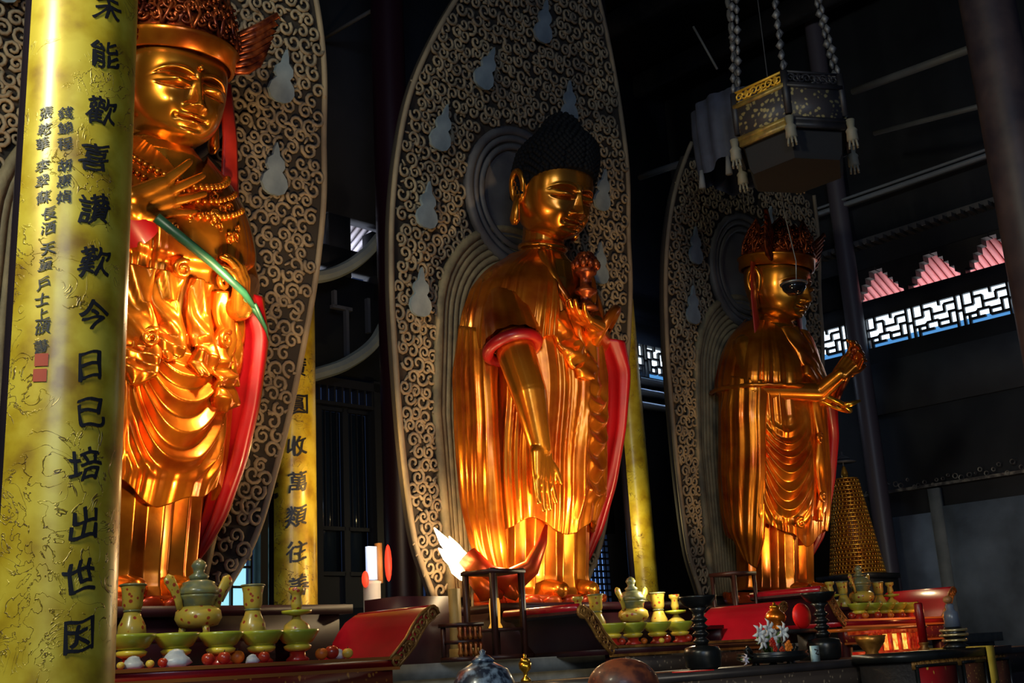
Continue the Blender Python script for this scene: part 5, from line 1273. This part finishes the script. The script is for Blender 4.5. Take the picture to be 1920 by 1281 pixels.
# ------------------------------------------------------------------ hanging lantern canopy
P = at(1484, 240, 9.6); LR = .53
t = thing('hanging_lantern', (P[0], P[1], P[2]), 'hexagonal carved palace lantern hanging on chains at upper right', 'lantern', rot=(0, 0, math.radians(14)))
lant_d = mat('dark_lantern_frame', (.04, .036, .042), (.02, .02, .025), rough=.5, scale=6, metal=.3); lant_g = mat('lit_face_gilt', (.50, .33, .07), (.22, .14, .05), rough=.45, metal=.4, scale=12)
lant_p = two_tone('carved_lantern_panel', (.34, .27, .12), (.05, .042, .045), scale=20., thr=.34, soft=.08, rough=.55, distort=.06)
def hexp(r, k): a = math.pi/2*3 + (k-.5)*math.pi/3; return np.array([r*math.cos(a), r*math.sin(a)])
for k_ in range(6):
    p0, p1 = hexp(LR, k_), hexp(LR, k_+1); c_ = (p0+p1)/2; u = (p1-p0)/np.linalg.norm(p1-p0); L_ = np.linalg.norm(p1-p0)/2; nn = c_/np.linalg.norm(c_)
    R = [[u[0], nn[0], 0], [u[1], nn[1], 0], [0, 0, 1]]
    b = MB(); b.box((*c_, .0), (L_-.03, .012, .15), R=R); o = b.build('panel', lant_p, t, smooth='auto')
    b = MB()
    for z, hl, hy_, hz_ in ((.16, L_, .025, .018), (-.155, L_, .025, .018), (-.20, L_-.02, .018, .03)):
        b = MB(); b.box((*(c_+nn*.01), z), (hl, hy_, hz_), R=R); b.build('rail', lant_g if k_ == 5 else lant_d, o, smooth='auto')  # left face's rails coloured lighter, as if lit
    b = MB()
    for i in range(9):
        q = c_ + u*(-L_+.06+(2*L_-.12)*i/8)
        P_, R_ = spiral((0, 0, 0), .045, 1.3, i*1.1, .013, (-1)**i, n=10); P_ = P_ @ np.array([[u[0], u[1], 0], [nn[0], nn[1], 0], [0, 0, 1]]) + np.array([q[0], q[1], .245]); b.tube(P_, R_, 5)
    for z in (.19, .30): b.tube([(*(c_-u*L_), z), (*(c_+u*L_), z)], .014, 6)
    b.build('carved_crest', mat('lit_face_crest', (.75, .42, .04), rough=.4, metal=.4) if k_ == 5 else lant_d, t)  # left face's crest painted bright for the light on it, other faces dark
    b = MB(); b.lathe([(.03, -.10), (.035, .16), (.03, .30)], 10, c=(*p0, 0)); b.build('corner_post', lant_d, t)
    b = MB(); pp = p0*1.08; b.lathe([(.012, -.36), (.05, -.34), (.045, -.27), (.052, -.25), (.03, -.22), (.04, -.15)], 12, c=(*pp, 0))
    for i in range(6): a = i*math.pi/3; b.tube([(pp[0]+.03*math.cos(a), pp[1]+.03*math.sin(a), -.34), (pp[0]+.04*math.cos(a), pp[1]+.04*math.sin(a), -.41)], .010, 5)
    b.build('corner_pendant', mat('dusty_pendant', (.22, .20, .15), rough=.6), t)
    pts = [(*(p0*(1-.02*i)), .30+.105*i) for i in range(24)]
    b = MB()
    for i, p_ in enumerate(pts[:-1]):
        e = np.array(pts[i+1])-np.array(p_); b.tube([np.array(p_)+e*.1, np.array(p_)+e*.5, np.array(p_)+e*.95], [.010, .024+.008*(i % 3), .010], 6)
    b.build('chain', mat('grey_link_chain', (.20, .20, .21), (.10, .10, .11), rough=.5, metal=.4, scale=10), t)
b = MB(); b.lathe([(LR*.98, -.14), (LR*.90, -.24), (LR*.86, -.42), (LR*.80, -.47), (.05, -.48)], 6); b.lathe([(LR*.96, .14), (LR*.9, .17), (.05, .2)], 6); b.build('void_drum', mat('lantern_void_black', (.010, .010, .013), rough=.8), t, smooth='auto')  # near-black drum put in for the dark void under the lantern's rails
# larger dim canopy ring hanging just behind and left
P = at(1395, 262, 10.4)
t = thing('hanging_canopy', (P[0], P[1], P[2]), 'dim blue-grey cloth canopy hanging behind the carved lantern', 'canopy', rot=(0, 0, .2))
cl = mat('dim_blue_canopy_cloth', (.035, .042, .075), (.02, .024, .045), rough=.7, scale=6)
b = MB(); P_ = []
for z, r in ((.36, .40), (.34, .46), (.1, .47), (-.2, .46), (-.36, .45)): P_.append([(r*(1+.05*math.sin(a*14))*math.cos(a), r*(1+.05*math.sin(a*14))*math.sin(a), z + (.04*math.sin(a*7) if z < -.3 else 0)) for a in np.linspace(0, 2*math.pi, 84)[:-1]])
b.grid(P_, cv=True); b.lathe([(.41, .36), (.02, .42)], 40); b.build('valance', cl, t)
for i in range(5):
    a = math.pi*(1.0 + .25*i); b = MB(); b.tube([(.47*math.cos(a), .47*math.sin(a), -.34), (.48*math.cos(a), .48*math.sin(a), -.52)], [.02, .035], 8); b.build('tassel', mat('dim_tassel', (.14, .14, .15), rough=.7), t)
b = MB()
for i in range(16): b.ball((0, 0, .46+.15*i), (.03, .03, .08), 8)
b.build('cord', mat('dim_cord', (.08, .08, .085), rough=.7), t)
# round black bowl lamp hanging in front of the right statue's face
q = on_y(1489, 539, -1.25)
t = thing('hanging_bowl_lamp', W(q[0], -1.25, q[2]), "round black bowl lamp hanging on a thin wire before the right statue's eyes", 'lamp')
b = MB(); b.lathe([(.004, -.085), (.07, -.07), (.115, -.02), (.125, .025)], 32); b.build('bowl', mat('black_glass_bowl', (.008, .008, .010), rough=.12, coat=.6), t)
b = MB(); b.lathe([(.125, .022), (.138, .03), (.138, .042), (.125, .045), (.01, .05)], 32); b.build('rim', mat('grey_metal_rim', (.34, .33, .32), rough=.35, metal=.8), t)
b = MB(); b.tube([(0.05, 0, .05), (.10, 0, .30), (.03, .02, .8), (0, 0, 7.2)], .006, 6); b.build('wire', mat('pale_wire', (.35, .34, .32), rough=.4, metal=.6), t)
